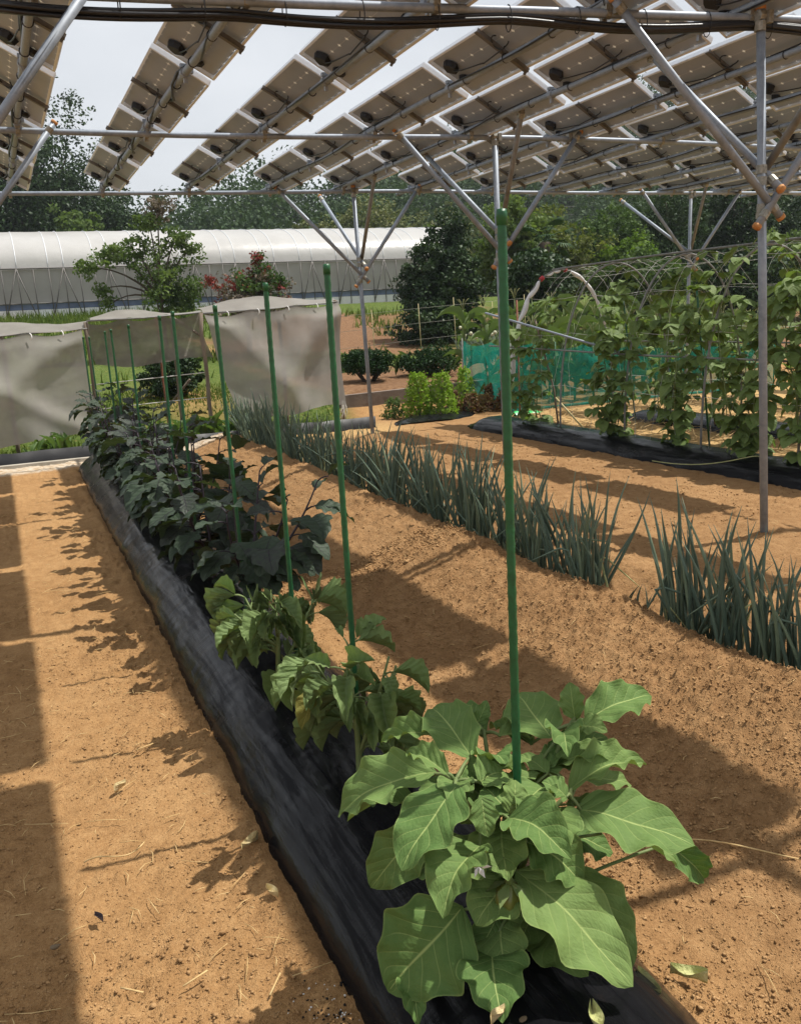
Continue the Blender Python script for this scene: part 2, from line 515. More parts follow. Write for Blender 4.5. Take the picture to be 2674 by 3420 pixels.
foliage_mat('fol_dark', [(0.010, 0.024, 0.010), (0.020, 0.043, 0.016), (0.038, 0.070, 0.024), (0.055, 0.095, 0.035)], 0.15, 0.5, 0.18)
foliage_mat('fol_deep', [(0.030, 0.055, 0.026), (0.050, 0.085, 0.038), (0.082, 0.118, 0.052)], 0.2)
foliage_mat('fol_mid', [(0.030, 0.060, 0.020), (0.070, 0.118, 0.038), (0.125, 0.175, 0.058)], 0.3)
foliage_mat('fol_olive', [(0.065, 0.085, 0.026), (0.12, 0.145, 0.042), (0.21, 0.22, 0.07)], 0.4)
foliage_mat('fol_bright', [(0.06, 0.115, 0.022), (0.115, 0.185, 0.036), (0.19, 0.27, 0.06)], 0.42)
foliage_mat('fol_chestnut', [(0.05, 0.08, 0.028), (0.12, 0.14, 0.052), (0.24, 0.23, 0.11)], 0.22)
foliage_mat('fol_light', [(0.055, 0.098, 0.032), (0.105, 0.155, 0.052), (0.18, 0.235, 0.09)], 0.42)
foliage_mat('fol_lime', [(0.11, 0.15, 0.015), (0.17, 0.21, 0.025), (0.24, 0.27, 0.04)], 0.3)
foliage_mat('fol_lettuce', [(0.14, 0.24, 0.025), (0.22, 0.34, 0.045), (0.31, 0.43, 0.075)], 0.45, 0.5)
foliage_mat('fol_redlettuce', [(0.07, 0.025, 0.022), (0.13, 0.06, 0.04), (0.17, 0.13, 0.05), (0.20, 0.10, 0.08)], 0.3, 0.5)
foliage_mat('fol_redtip', [(0.13, 0.022, 0.020), (0.24, 0.045, 0.04), (0.20, 0.085, 0.055)], 0.25)
foliage_mat('fol_brown', [(0.10, 0.075, 0.06), (0.16, 0.13, 0.10), (0.20, 0.16, 0.13)], 0.2)
foliage_mat('fol_pine', [(0.010, 0.028, 0.010), (0.020, 0.050, 0.014), (0.040, 0.085, 0.022)], 0.1, 0.5)
foliage_mat('grass_blade', [(0.05, 0.09, 0.015), (0.10, 0.15, 0.025), (0.17, 0.20, 0.05)], 0.35)
foliage_mat('weed', [(0.05, 0.10, 0.02), (0.09, 0.15, 0.035), (0.13, 0.19, 0.05)], 0.3)

# ================================================================ THE SETTING
def row_x(y):                       # centre line of the black mulch row
    return 0.78 + 0.0165 * (y - 1.5)


def onion_x(y):
    return 2.49 + 0.020 * (np.asarray(y) - 2.3)


def smooth(a, b, x):
    t = np.clip((np.asarray(x, float) - a) / (b - a), 0, 1)
    return t * t * (3 - 2 * t)


def bell(x, c, w):
    return np.exp(-((x - c) / w) ** 2)


TY = np.array([-50, 12.3, 12.9, 16, 20, 25, 30, 60, 3000.])
TZ = np.array([0, 0, 0.33, 0.45, 0.78, 1.35, 2.0, 2.2, 2.2])


def gz(x, y):
    """the lie of the land, without clods"""
    x = np.asarray(x, float); y = np.asarray(y, float)
    z = np.interp(y, TY, TZ)
    ox = onion_x(y)
    inrow = smooth(0.2, 1.0, y) * (1 - smooth(10.4, 11.0, y))
    wob = 0.03 * (vnoise(y * 1.7, y * 0 + 3.1, 5) - 0.5)
    d = x - ox
    bank = 0.185 * np.where(d < -0.26, np.exp(-((d + 0.26) / 0.46) ** 2), np.exp(-((d + 0.26) / 0.13) ** 2))
    bank2 = 0.075 * np.where(d < 0.35, np.exp(-((d - 0.35) / 0.16) ** 2), np.exp(-((d - 0.35) / 0.3) ** 2))
    z = z + inrow * (bank + bank2) * (1 + wob * 8)
    # earth drawn up against the film edges
    c = row_x(y)
    z = z + inrow * 0.022 * (bell(x, c - 0.32, 0.06) + bell(x, c + 0.31, 0.07))
    z = z - inrow * 0.03 * bell(x, c, 0.2)
    # a small heap at each post foot
    for px, py in ((4.15, 3.92), (4.12, 7.02), (4.02, 9.8)):
        z = z + 0.05 * np.exp(-(((x - px) / 0.16) ** 2 + ((y - py) / 0.16) ** 2))
    return z


def gz1(x, y):
    return float(gz(np.array(x), np.array(y)))


def spaced(a, b, d0, grow):
    out = [a]; d = d0
    while out[-1] < b:
        out.append(out[-1] + d); d *= grow
    return out


xs = np.arange(-0.5, 3.4, 0.0125)
xr = np.array(spaced(3.4, 900, 0.0135, 1.045))[1:]
xl = -np.array(spaced(0.5, 900, 0.02, 1.09))[1:][::-1]
gx = np.concatenate([xl, xs, xr])
gy = np.concatenate([-np.array(spaced(-0.95, 60, 0.03, 1.12))[1:][::-1], np.arange(0.95, 3.0, 0.0115), np.array(spaced(3.0, 1500, 0.0118, 1.0115 if False else 1.011))])
# coarser spacing once far away
far = gy[gy > 30]; gy = np.concatenate([gy[gy <= 30], np.array(spaced(30.2, 1500, 0.6, 1.12))])
GX, GY = np.meshgrid(gx, gy)
near = 1 - smooth(9, 16, GY)
tilled = near * (1 - smooth(5.0, 5.6, GX))
GZ = gz(GX, GY)
rough1 = fbm(GX * 9, GY * 9, 3, 3) - 0.5
lump = fbm(GX * 45, GY * 45, 21, 3, 0.6)
clumpy = smooth(0.35, 0.7, fbm(GX * 2.3, GY * 2.3, 44, 3))
crumb = np.maximum(0, lump - 0.44)
bankm = bell(GX, onion_x(GY) - 0.2, 0.45)
GZ = GZ + tilled * (0.022 * rough1 + (0.020 + 0.035 * clumpy + 0.03 * bankm) * crumb)
GZ = GZ + (1 - tilled) * 0.03 * rough1 * smooth(4, 8, GY)
nyv, nxv = GX.shape
me = bpy.data.meshes.new('ground')
PV = np.stack([GX, GY, GZ], -1).reshape(-1, 3)
me.vertices.add(len(PV)); me.vertices.foreach_set('co', PV.astype(np.float32).ravel())
idx = np.arange(nyv * nxv).reshape(nyv, nxv)
FQ = np.stack([idx[:-1, :-1], idx[:-1, 1:], idx[1:, 1:], idx[1:, :-1]], -1).reshape(-1, 4)
me.loops.add(FQ.size); me.loops.foreach_set('vertex_index', FQ.astype(np.int32).ravel())
me.polygons.add(len(FQ)); me.polygons.foreach_set('loop_start', np.arange(0, FQ.size, 4, dtype=np.int32))
me.polygons.foreach_set('loop_total', np.full(len(FQ), 4, np.int32))
me.polygons.foreach_set('use_smooth', np.ones(len(FQ), bool))
me.update(calc_edges=True)


def attr(name, A):
    a = me.attributes.new(name, 'FLOAT', 'POINT')
    a.data.foreach_set('value', A.astype(np.float32).ravel())


wig = 0.5 * (fbm(GX * 2, GY * 2, 71, 3) - 0.5)
lawn = smooth(11.2, 11.6, GY + wig) * (1 - smooth(4.3, 4.9, GX + wig)) * (1 - smooth(26, 27, GY))
lawn = lawn * (1 - 0.9 * bell(GX, 2.6, 0.6) * bell(GY, 14.0, 1.6))
bank_grass = smooth(15.6, 16.6, GY + 3 * wig) * smooth(0.38, 0.60, fbm(GX * 0.35, GY * 0.35, 9, 4) + 0.16 * smooth(26, 29.5, GY) - 0.22 * bell(GX, 8.2, 2.3) * bell(GY, 24, 4.5))
grass = np.clip(np.maximum(lawn, bank_grass) + smooth(24, 40, np.abs(GX) + 0 * GY) * smooth(14, 20, GY) + smooth(34, 45, GY), 0, 1)
straw = smooth(5.75, 6.05, GX + wig) * (1 - smooth(10.3, 10.8, GY + 0.3 * wig)) * smooth(0.5, 1.5, GY)
pale = smooth(9.95, 10.15, GY + 0.35 * wig) * (1 - smooth(10.75, 10.85, GY)) * (1 - smooth(2.2, 2.7, GX + wig)) * 0.9
drygrass = smooth(9.9, 10.3, GY + wig) * (1 - smooth(11.0, 11.5, GY)) * smooth(2.6, 3.2, GX) * (1 - smooth(4.3, 5.2, GX)) * 0.8
darksoil = smooth(12.5, 12.9, GY) * (1 - smooth(27, 29, GY)) * smooth(4.6, 4.9, GX)
attr('grass', grass); attr('straw', np.clip(straw + drygrass, 0, 1)); attr('pale', pale); attr('darksoil', np.clip(darksoil + 0.30 * smooth(1.0, 1.5, GX + 0.4 * wig) * (1 - smooth(11, 12, GY)) * (1 - straw), 0, 1))

k = NT('soil')
co = obj_coord(k)


def at_(n):
    a = k.n('Attribute'); a.attribute_name = n
    return a.outputs['Fac']


n_big = k.noise(1.1, 4, 0.6, co); n_mid = k.noise(14, 4, 0.6, co); n_fine = k.noise(110, 3, 0.65, co); n_grit = k.noise(330, 2, 0.6, co)
f = k.math('ADD', k.math('MULTIPLY', n_big, 0.35), k.math('ADD', k.math('MULTIPLY', n_mid, 0.30), k.math('MULTIPLY', n_fine, 0.35)))
soil = k.ramp(f, [(0.30, (0.180, 0.095, 0.038)), (0.48, (0.325, 0.183, 0.078)), (0.66, (0.445, 0.270, 0.124))])
soil = k.mix(k.rng(n_grit, 0.66, 0.74, 0, 0.75), soil, (0.66, 0.45, 0.24))
soil = k.mix(k.rng(n_grit, 0.34, 0.27, 0, 0.55), soil, (0.11, 0.05, 0.022))
dsoil = k.mix(k.rng(n_mid, 0.3, 0.7, 0, 1), (0.13, 0.068, 0.036), (0.23, 0.135, 0.075))
soil = k.mix(at_('darksoil'), soil, dsoil)
mp = k.n('Mapping'); mp.inputs['Scale'].default_value = (30, 130, 1); mp.inputs['Rotation'].default_value = (0, 0, 0.5); k.l(co, mp.inputs[0])
strawc = k.ramp(k.noise(1, 4, 0.7, mp.outputs[0], 2.0), [(0.3, (0.25, 0.14, 0.055)), (0.5, (0.46, 0.30, 0.13)), (0.7, (0.60, 0.43, 0.22))])
edge = k.math('SUBTRACT', n_mid, 0.5)
soil = k.mix(k.math('ADD', at_('straw'), k.math('MULTIPLY', edge, 0.2), True), soil, strawc)
palec = k.mix(k.rng(n_mid, 0.35, 0.65, 0, 1), (0.44, 0.33, 0.21), (0.58, 0.52, 0.43))
soil = k.mix(k.math('MULTIPLY', at_('pale'), k.rng(n_mid, 0.3, 0.5, 0.45, 1)), soil, palec)
gcol = k.ramp(k.noise(16, 5, 0.7, co), [(0.25, (0.036, 0.062, 0.014)), (0.5, (0.078, 0.115, 0.026)), (0.75, (0.15, 0.165, 0.05))])
soil = k.mix(k.math('MULTIPLY', at_('grass'), k.rng(n_mid, 0.25, 0.42, 0.5, 1)), soil, gcol)
h = k.math('ADD', k.math('MULTIPLY', k.noise(60, 4, 0.65, co), 0.7), k.math('MULTIPLY', n_grit, 0.3))
k.done(k.pbsdf(soil, 1.0, 0.06, 0, k.bump(h, 1.0, 0.016)).outputs[0])
me.materials.append(MATS['soil'])
tag(ob('ground', me), kind='structure')

# ---------------------------------------------------------------- hill and wood
HX = np.linspace(-120, 260, 90); HY = np.linspace(44, 190, 50)
HGX, HGY = np.meshgrid(HX, HY)


def hill_z(x, y):
    top = np.interp(x, [-140, -40, 8, 20, 34, 52, 66, 80, 120, 260], [2.0, 2.6, 4.8, 7.6, 9.5, 12.5, 17.5, 20, 21, 18])
    top = top * (0.92 + 0.16 * fbm(x * 0.05, y * 0.05, 8, 3))
    return 2.0 + (top - 2.0) * smooth(44, 76, y)


mb = MB(); mb.grid(np.stack([HGX, HGY, hill_z(HGX, HGY) - 0.3], -1))
k = NT('hill_floor'); nz = k.noise(0.5, 4, 0.6, obj_coord(k))
k.done(k.pbsdf(k.mix(nz, (0.012, 0.022, 0.010), (0.035, 0.05, 0.02)), 1, 0.05).outputs[0])
tag(mb.build('hill', MATS['hill_floor']), kind='structure')


def leaf_quads(C, size, up=0.35, aspect=0.55, out=None, r=None):
    """diamond leaves at centres C; out = outward directions that tilt them"""
    r = r or rng
    n = len(C)
    N = r.normal(size=(n, 3)); N[:, 2] += up
    if out is not None: N = N + out * 0.9
    N /= np.linalg.norm(N, axis=1)[:, None] + 1e-9
    A = r.normal(size=(n, 3)); A -= N * np.sum(A * N, 1)[:, None]
    A /= np.linalg.norm(A, axis=1)[:, None] + 1e-9
    B = np.cross(N, A)
    s = (size * r.uniform(0.6, 1.3, n))[:, None]
    bend = N * s * 0.12
    return np.stack([C - A * s * 0.5 - bend, C + B * s * aspect * 0.5, C + A * s * 0.5 - bend, C - B * s * aspect * 0.5], 1).reshape(-1, 3)


def crown_pts(c, rad, nclump, per, clump_r, seed, shell=0.55, lumpy=0.25, flat=0.75):
    r = np.random.default_rng(seed)
    D = r.normal(size=(nclump, 3)); D /= np.linalg.norm(D, axis=1)[:, None]
    q = r.uniform(0, 1, nclump) ** shell
    lob = 1 + lumpy * np.sin(D[:, 0] * 5 + seed) * np.cos(D[:, 1] * 4 + seed * 2) + lumpy * 0.6 * r.normal(size=nclump) * 0.6
    CC = np.asarray(c) + D * (q * lob)[:, None] * np.asarray(rad)
    E_ = r.normal(size=(nclump, per, 3)); E_ /= np.linalg.norm(E_, axis=2)[:, :, None]
    rr = r.uniform(0, 1, (nclump, per, 1)) ** 0.45
    cs = (clump_r * r.uniform(0.6, 1.35, nclump))[:, None, None]
    P = CC[:, None, :] + E_ * rr * cs * np.array([1, 1, flat])
    O = E_.copy(); O[:, :, 2] += 0.5
    return P.reshape(-1, 3), O.reshape(-1, 3), r


def crown(name, c, rad, nclump, per, clump_r, leaf, mat, seed, parent=None, **kw):
    P, O, r = crown_pts(c, rad, nclump, per, clump_r, seed, **kw)
    Vq = leaf_quads(P, leaf, 0.3, 0.6, O * 0.6, r)
    return quads(name, Vq, len(P), MATS[mat], parent)


def bezier(p0, p1, p2, n=6):
    t = np.linspace(0, 1, n)[:, None]
    return (1 - t) ** 2 * np.asarray(p0, float) + 2 * (1 - t) * t * np.asarray(p1, float) + t ** 2 * np.asarray(p2, float)


def trunk_mesh(base, c, rad, r0, seed, limbs=7):
    r = np.random.default_rng(seed)
    mb = MB()
    base = np.asarray(base, float); c = np.asarray(c, float); rad = np.asarray(rad, float)
    top = c + np.array([0, 0, rad[2] * 0.45])
    mid = (base + top) / 2 + np.array([r.normal() * 0.08 * rad[0], r.normal() * 0.08 * rad[1], 0])
    T = bezier(base, mid, top, 9)
    mb.tube(T, np.linspace(r0, r0 * 0.25, 9), 7)
    for i in range(limbs):
        a = r.uniform(0, 6.28); t = r.uniform(0.3, 0.85)
        s = T[int(t * 8)]
        e = c + np.array([math.cos(a) * rad[0] * 0.75, math.sin(a) * rad[1] * 0.75, r.uniform(-0.4, 0.6) * rad[2]])
        m = (s + e) / 2 + np.array([0, 0, 0.12 * rad[2]])
        mb.tube(bezier(s, m, e, 6), np.linspace(r0 * 0.4, r0 * 0.1, 6), 5)
    return mb


def tree(name, base, c, rad, nclump, per, clump_r, leaf, mat, r0, seed, label, cat='tree', group=None, limbs=7, **kw):
    t = thing(name, base, label, cat, group)
    trunk_mesh(base, c, rad, r0, seed, limbs).build('trunk', MATS['bark'], t)
    crown('crown', c, rad, nclump, per, clump_r, leaf, mat, seed + 100, t, **kw)
    return t


# the wood on the hill reads as one mass; the nearer crowns in front of it are trees of their own
FP = []; FO = []
fr = np.random.default_rng(5)
for i in range(185):
    y = 52 + 36 * fr.uniform() ** 1.1
    x = fr.uniform(0.0, 1.28) * y + fr.uniform(-6, 4)
    z = float(hill_z(np.array(x), np.array(y)))
    rr = fr.uniform(2.0, 3.6)
    P, O, _ = crown_pts((x, y, z + rr * 1.0), (rr, rr, rr * fr.uniform(0.9, 1.35)), 44, 25, rr * 0.30, 1000 + i, lumpy=0.2)
    FP.append(P); FO.append(O)
FP = np.concatenate(FP); FO = np.concatenate(FO)
Vq = leaf_quads(FP, 0.32, 0.3, 0.7, FO * 0.6, fr)
tag(quads('hillside_wood', Vq, len(FP), MATS['fol_deep']), 'mixed broadleaf wood covering the far hillside', 'wood', kind='stuff')

# ---------------------------------------------------------------- far trees behind the polytunnel
FAR = [  # x, y, height above base, radius, material, label
    (2.6, 42, 8.8, 2.9, 'fol_dark', 'tall dark evergreen tree rising behind the polytunnel'),
    (-0.8, 43, 7.8, 3.0, 'fol_dark', 'tall dark evergreen tree rising behind the polytunnel'),
    (5.6, 44, 5.6, 2.2, 'fol_dark', 'low dark evergreen tree behind the polytunnel with a ragged top'),
    (3.6, 37.5, 4.0, 1.0, 'fol_light', 'small pale green tree between the dark evergreens and the polytunnel'),
    (12.6, 47, 3.9, 1.9, 'fol_mid', 'mid green round tree behind the polytunnel beside the sky gap'),
    (16.4, 48, 4.4, 1.2, 'fol_chestnut', 'small pale chestnut tree in blossom behind the polytunnel'),
    (19.6, 47, 5.4, 2.7, 'fol_chestnut', 'broad chestnut tree with cream blossom behind the polytunnel'),
    (22.6, 46, 3.6, 2.4, 'fol_bright', 'low bright green shrub tree just above the polytunnel roof'),
    (26.2, 50, 5.4, 1.7, 'fol_chestnut', 'narrow chestnut tree with cream blossom behind the polytunnel'),
    (29.5, 51, 5.6, 2.1, 'fol_mid', 'mid green tree beside the narrow chestnut tree')]
for i, (x, y, h, r_, m, lab) in enumerate(FAR):
    zb = float(gz(np.array(x), np.array(float(y)))) - 0.2
    t = tree('broadleaf_tree', (x, y, zb), (x, y, zb + h * 0.60), (r_, r_, h * 0.47), 420 if m == 'fol_dark' else 250, 60, r_ * 0.25, 0.17 if m != 'fol_chestnut' else 0.21, m, 0.22, 300 + i, lab, 'tree', 'trees behind the polytunnel', 5, lumpy=0.3)

# ---------------------------------------------------------------- polytunnel
GHY, GHZ = 30.0, 2.0
gh = thing('polytunnel', (2, GHY, GHZ), 'long white film polytunnel greenhouse with steel hoops on the rise', 'greenhouse')
x0, x1 = -16.0, 16.4
ang = np.linspace(0, math.pi, 25)


def roof_pt(a):
    return 33.0 - 3.0 * math.cos(a), 3.46 + 1.36 * math.sin(a) ** 0.9


prof = np.array([roof_pt(a) for a in ang])
nx = 140
XX = np.linspace(x0, x1, nx)
sag = 0.008 * np.sin((XX - x0) / 0.9 * math.pi * 1.0) ** 2
P = np.zeros((len(prof), nx, 3))
for i, (yy, zz) in enumerate(prof):
    P[i, :, 0] = XX; P[i, :, 1] = yy; P[i, :, 2] = zz - sag * math.sin(ang[i])
MB().grid(P).build('roof_film', MATS['tunnel_film'], gh)
nzv = 10
P = np.zeros((nzv, nx, 3))
for i in range(nzv):
    z = 2.42 + (3.44 - 2.42) * i / (nzv - 1)
    P[i, :, 0] = XX; P[i, :, 1] = GHY + 0.03 + 0.05 * fbm(XX * 1.3, XX * 0 + z * 3, 4, 2); P[i, :, 2] = z
MB().grid(P).build('wall_film', MATS['tunnel_wall'], gh)
MB().box(((x0 + x1) / 2, GHY + 0.05, 2.33), (x1 - x0, 0.02, 0.16)).build('blue_skirt', MATS['blue_sheet'], gh, False)
MB().box(((x0 + x1) / 2, GHY + 0.02, 2.11), (x1 - x0, 0.05, 0.26)).build('base_skirt', MATS['white_sheet'], gh, False)
MB().tube([(x0, GHY - 0.03, 3.47), (x1, GHY - 0.03, 3.47)], 0.028, 6).build('eave_rail', MATS['steel_dark'], gh)
MB().tube([(x0, GHY - 0.03, 2.43), (x1, GHY - 0.03, 2.43)], 0.018, 6).build('lower_rail', MATS['steel_dark'], gh)
for ex in (x0, x1):
    pe = [(ex, y, z) for y, z in prof] + [(ex, 36, 2.0), (ex, 30, 2.0)]
    m = MB(); m.add(np.array(pe), [tuple(range(len(pe)))]); m.build('end_wall', MATS['tunnel_film'], gh, False)
hoop_me = MB().tube([(0, roof_pt(a)[0], roof_pt(a)[1] + 0.006) for a in ang], 0.011, 5).mesh('hoop', MATS['aluminium'])
post_me = MB().tube([(0, GHY - 0.04, 2.0), (0, GHY - 0.04, 3.47)], 0.015, 5).mesh('upright', MATS['steel_dark'])
br_me = MB().tube([(0, GHY - 0.06, 2.05), (0.42, GHY - 0.06, 3.46)], 0.017, 5).mesh('truss_bar', MATS['steel_dark'])
br2_me = MB().tube([(0.84, GHY - 0.06, 2.05), (0.42, GHY - 0.06, 3.46)], 0.017, 5).mesh('truss_bar', MATS['steel_dark'])
n = 0
xx = x0 + 0.3
while xx < x1 - 0.5:
    for nm, mesh_ in (('hoop', hoop_me), ('upright', post_me)):
        if nm == 'hoop' and n % 3 == 2: continue
        o = ob(nm, mesh_, gh); o.location.x += xx
    if n % 3 == 0:
        for mesh_ in (br_me, br2_me):
            o = ob('truss_bar', mesh_, gh); o.location.x += xx
    xx += 0.45; n += 1

# ---------------------------------------------------------------- utility pole far off
up = thing('utility_pole', (33.5, 64, 6.5), 'slim grey utility pole with cross arms in front of the wood', 'pole')
MB().tube([(33.5, 64, 5.5), (33.5, 64, 10.2)], [0.16, 0.11], 8).build('pole', MATS['utility_grey'], up)
for zz, w_ in ((9.7, 1.3), (9.1, 1.1)):
    MB().box((33.5, 64, zz), (w_, 0.1, 0.1)).build('cross_arm', MATS['utility_grey'], up, False)
for i, zz in enumerate((9.78, 9.2)):
    xs_ = np.linspace(0, 1, 14)
    MB().tube([(33.5 + 46 * t, 64 - 14 * t, zz - 3.2 * t * (1 - t)) for t in xs_], 0.022, 4).build('power_line', MATS['cable_black'], up)

# ================================================================ SOLAR STRUCTURE
BAR_Z = 2.832
TUBE_Z = 2.885
TUBES = [0.36, 1.25, 2.135, 3.02, 3.83, 4.77, 5.77] + [5.77 + 0.92 * i for i in range(1, 10)]
END_Y = 10.05
PITCH = 1.46
TILT = R(29.5)

# ---- one panel, in its own frame (x across, y along the pipe, z the sunny side)
PW, PL = 0.375, 1.345


def local(name, mb_, mat, parent, smooth_=True):
    o = mb_.build(name, MATS[mat], None, smooth_); o.parent = parent; return o


panel = thing('solar_panel', (0, 0, 0), 'narrow solar panel with tan back sheet and white aluminium frame clamped on an overhead pipe', 'solar panel', 'solar panels overhead')
MBp = MB().box((0, 0, 0.008), (PW - 0.02, PL - 0.02, 0.004)); local('back_sheet', MBp, 'panel_back', panel, False)
MBp = MB().box((0, 0, 0.0155), (PW - 0.01, PL - 0.01, 0.005)); local('glass', MBp, 'solar_glass', panel, False)


def rail(length, along):
    m = MB()
    m.box((0, 0, 0.002), (0.006, length, 0.036))
    m.box((0.006, 0, -0.0145), (0.007, length - 0.004, 0.004))
    m.box((-0.0042, 0, 0.0), (0.0026, length - 0.002, 0.028))
    return m


rl = rail(PL, 0).mesh('frame_rail', MATS['aluminium'], False)
rs = rail(PW, 0).mesh('frame_rail', MATS['aluminium'], False)
for mesh_, loc, rz_ in ((rl, (-PW / 2, 0, 0), 0), (rl, (PW / 2, 0, 0), math.pi), (rs, (0, -PL / 2, 0), math.pi / 2), (rs, (0, PL / 2, 0), -math.pi / 2)):
    o = ob('frame_rail', mesh_); o.parent = panel; o.location = loc; o.rotation_euler = (0, 0, rz_)
for yy in (0.0,):
    m = MB().box((0, yy, -0.034), (PW + 0.03, 0.034, 0.004)); m.box((0, yy - 0.015, -0.024), (PW + 0.03, 0.004, 0.022))
    m.box((PW / 2 + 0.004, yy, -0.045), (0.014, 0.014, 0.02))
    local('cross_bar', m, 'dark_bar', panel, False)
m = MB()
for i, (bx_, by_, s_) in enumerate(((-0.075, 0, 1.0), (0.055, 0.02, 0.75))):
    a8 = np.arange(9) / 9 * 6.283
    rr_ = 0.055 * s_ * (1 + 0.14 * np.cos(a8 * 4 + i))
    top = np.stack([bx_ + rr_ * np.cos(a8), 0.545 + by_ + rr_ * np.sin(a8), 0 * a8 - 0.002], 1)
    low = top.copy(); low[:, 2] = -0.034 * s_; low[:, :2] = (low[:, :2] - [bx_, 0.545 + by_]) * 0.82 + [bx_, 0.545 + by_]
    m.add(np.concatenate([top, low]), [(q, (q + 1) % 9, 9 + (q + 1) % 9, 9 + q) for q in range(9)] + [tuple(range(9, 18))[::-1]])
local('junction_box', m, 'black_plastic', panel, False)
th = np.linspace(0, 1, 22)
loop = np.stack([-0.07 + 0.05 * np.sin(th * 3.14) + 0.03 * th, 0.52 - 0.62 * th + 0.06 * np.sin(th * 12), -0.03 - 0.02 * np.sin(th * 3.14)], 1)
m = MB().tube(loop, 0.0045, 5)
th = np.linspace(-0.6, 3.7, 14)
m.tube(np.stack([-0.07 + 0.045 * np.cos(th), -0.06 + 0.05 * np.sin(th), -0.035 - 0.012 * np.cos(th)], 1), 0.0045, 5)
local('cable', m, 'cable_black', panel)

PANEL_AT = [('%s on the pipe above the left path', 'panels above the left path'), ('%s on the pipe wound with thick cable above the mulch row', 'panels above the mulch row'),
            ('%s on the pipe above the bare soil between film and onions', 'panels above the bare soil'), ('%s on the pipe just beyond the spring onion row', 'panels beyond the onions'),
            ('%s on the pipe beside the braced posts', 'panels beside the posts'), ('%s on the pipe between the posts and the bean film', 'panels between posts and beans'),
            ('%s on the pipe above the bean film', 'panels above the bean film'), ('%s on the pipe above the bean tunnel', 'panels above the bean tunnel'), ('%s on a pipe beyond the bean tunnel', 'panels beyond the bean tunnel')]
first = True
for ti, X in enumerate(TUBES):
    for kk in range(0, 8):
        y_far = END_Y - kk * PITCH
        yc = y_far - PITCH / 2
        if ti > 4 and (yc + 0.7) < X / 1.36: continue
        if yc < (0.3 if ti <= 1 else 1.56): continue
        o = panel if first else copy_tree(panel)
        first = False
        o.location = (X, yc + U(-0.012, 0.012), TUBE_Z + 0.062)
        o['label'] = PANEL_AT[min(ti, 8)][0].replace('wound with thick cable ', '').replace('bare soil between film and onions', 'bare soil before the onions') % ('last solar panel by the nets' if kk == 0 else 'narrow solar panel')
        o['group'] = PANEL_AT[min(ti, 8)][1] + (', end' if kk == 0 else '')
        o.rotation_euler = (U(-0.008, 0.008), TILT + U(-0.025, 0.025), U(-0.006, 0.006))

# ---- pipes that carry the panels, each with its clamps and cable
clamp_mb = MB()
clamp_mb.tube([(0, -0.022, 0), (0, 0.022, 0)], 0.031, 9)
clamp_mb.box((0.034, 0, 0.012), (0.03, 0.03, 0.028)); clamp_mb.box((0, 0, -0.042), (0.02, 0.02, 0.035)); clamp_mb.box((0.0, 0, 0.038), (0.05, 0.03, 0.02))
clamp_me = clamp_mb.mesh('clamp', MATS['galvanised'], False)
tie_me = MB().tube([(0.026 * math.cos(a), 0, 0.026 * math.sin(a) - 0.002) for a in np.linspace(0, 6.28, 13)], 0.0035, 4, False).mesh('cable_tie', MATS['cable_black'])
for ti, X in enumerate(TUBES):
    ys = 1.1 if ti <= 4 else max(1.1, X / 1.45 - 1.2)
    ye = 10.40 if ti % 3 else 10.28
    t = thing('carrier_pipe', (X, ye, TUBE_Z), (PANEL_AT[min(ti, 8)][0] % 'grey carrier pipe').replace('on the pipe', 'under the panels').replace('on a pipe', 'under the panels'), 'pipe', 'pipes carrying the panel rows')
    yy = np.linspace(ys, ye, 14)
    MB().tube(np.stack([X + 0 * yy, yy, TUBE_Z - 0.008 * np.sin((yy - 1) * 2.0)], 1), 0.0225, 10).build('pipe', MATS['galvanised'], t)
    for kk in range(0, 8):
        yg = END_Y - kk * PITCH
        if yg > ys and yg < ye:
            o = ob('clamp', clamp_me); o.parent = t; o.location = Vector((X, yg - 0.02, TUBE_Z)) - ORG[t.name]
    yq = np.linspace(ys + 0.1, ye - 0.3, 60)
    ph = ti * 1.7
    wrap = 0.029 + 0.010 * np.sin(yq * 3.1 + ph)
    a = np.where(ti == 1, yq * 7.0, 2.6 + 0.9 * np.sin(yq * 1.9 + ph))
    MB().tube(np.stack([X + wrap * np.cos(a), yq, TUBE_Z + wrap * np.sin(a) - 0.006 * np.abs(np.sin(yq * 2.2))], 1), 0.006 if ti > 1 else 0.009, 5).build('cable', MATS['cable_black'], t)
    for yy_ in np.arange(ys + 0.4, ye, 0.49):
        o = ob('cable_tie', tie_me); o.parent = t; o.location = Vector((X, yy_, TUBE_Z)) - ORG[t.name]

# ---- cross pipes
BARS = [([(-1.6, 1.62), (2.2, 1.38), (6.5, 1.1)], 'grey galvanised cross pipe above the front of the plot'),
        ([(-1.6, 4.78), (1.32, 4.37), (4.15, 3.87), (8.0, 3.45)], 'grey galvanised cross pipe with a thick black cable bundle hung under it'),
        ([(-1.6, 7.42), (0.25, 7.32), (1.4, 7.36), (3.3, 7.13), (4.12, 6.98), (6.3, 6.95), (8.2, 7.1), (12, 7.1)], 'grey galvanised cross pipe on the post row in the middle of the plot'),
        ([(-1.6, 10.5), (0.27, 10.43), (3.24, 10.22), (4.08, 10.02), (7.0, 10.12), (11, 9.95), (15, 9.9)], 'grey galvanised cross pipe closing the panel field in front of the nets')]


def bar_y(b, x):
    p = np.array(BARS[b][0]); return 0.972 * float(np.interp(x, p[:, 0], p[:, 1]))


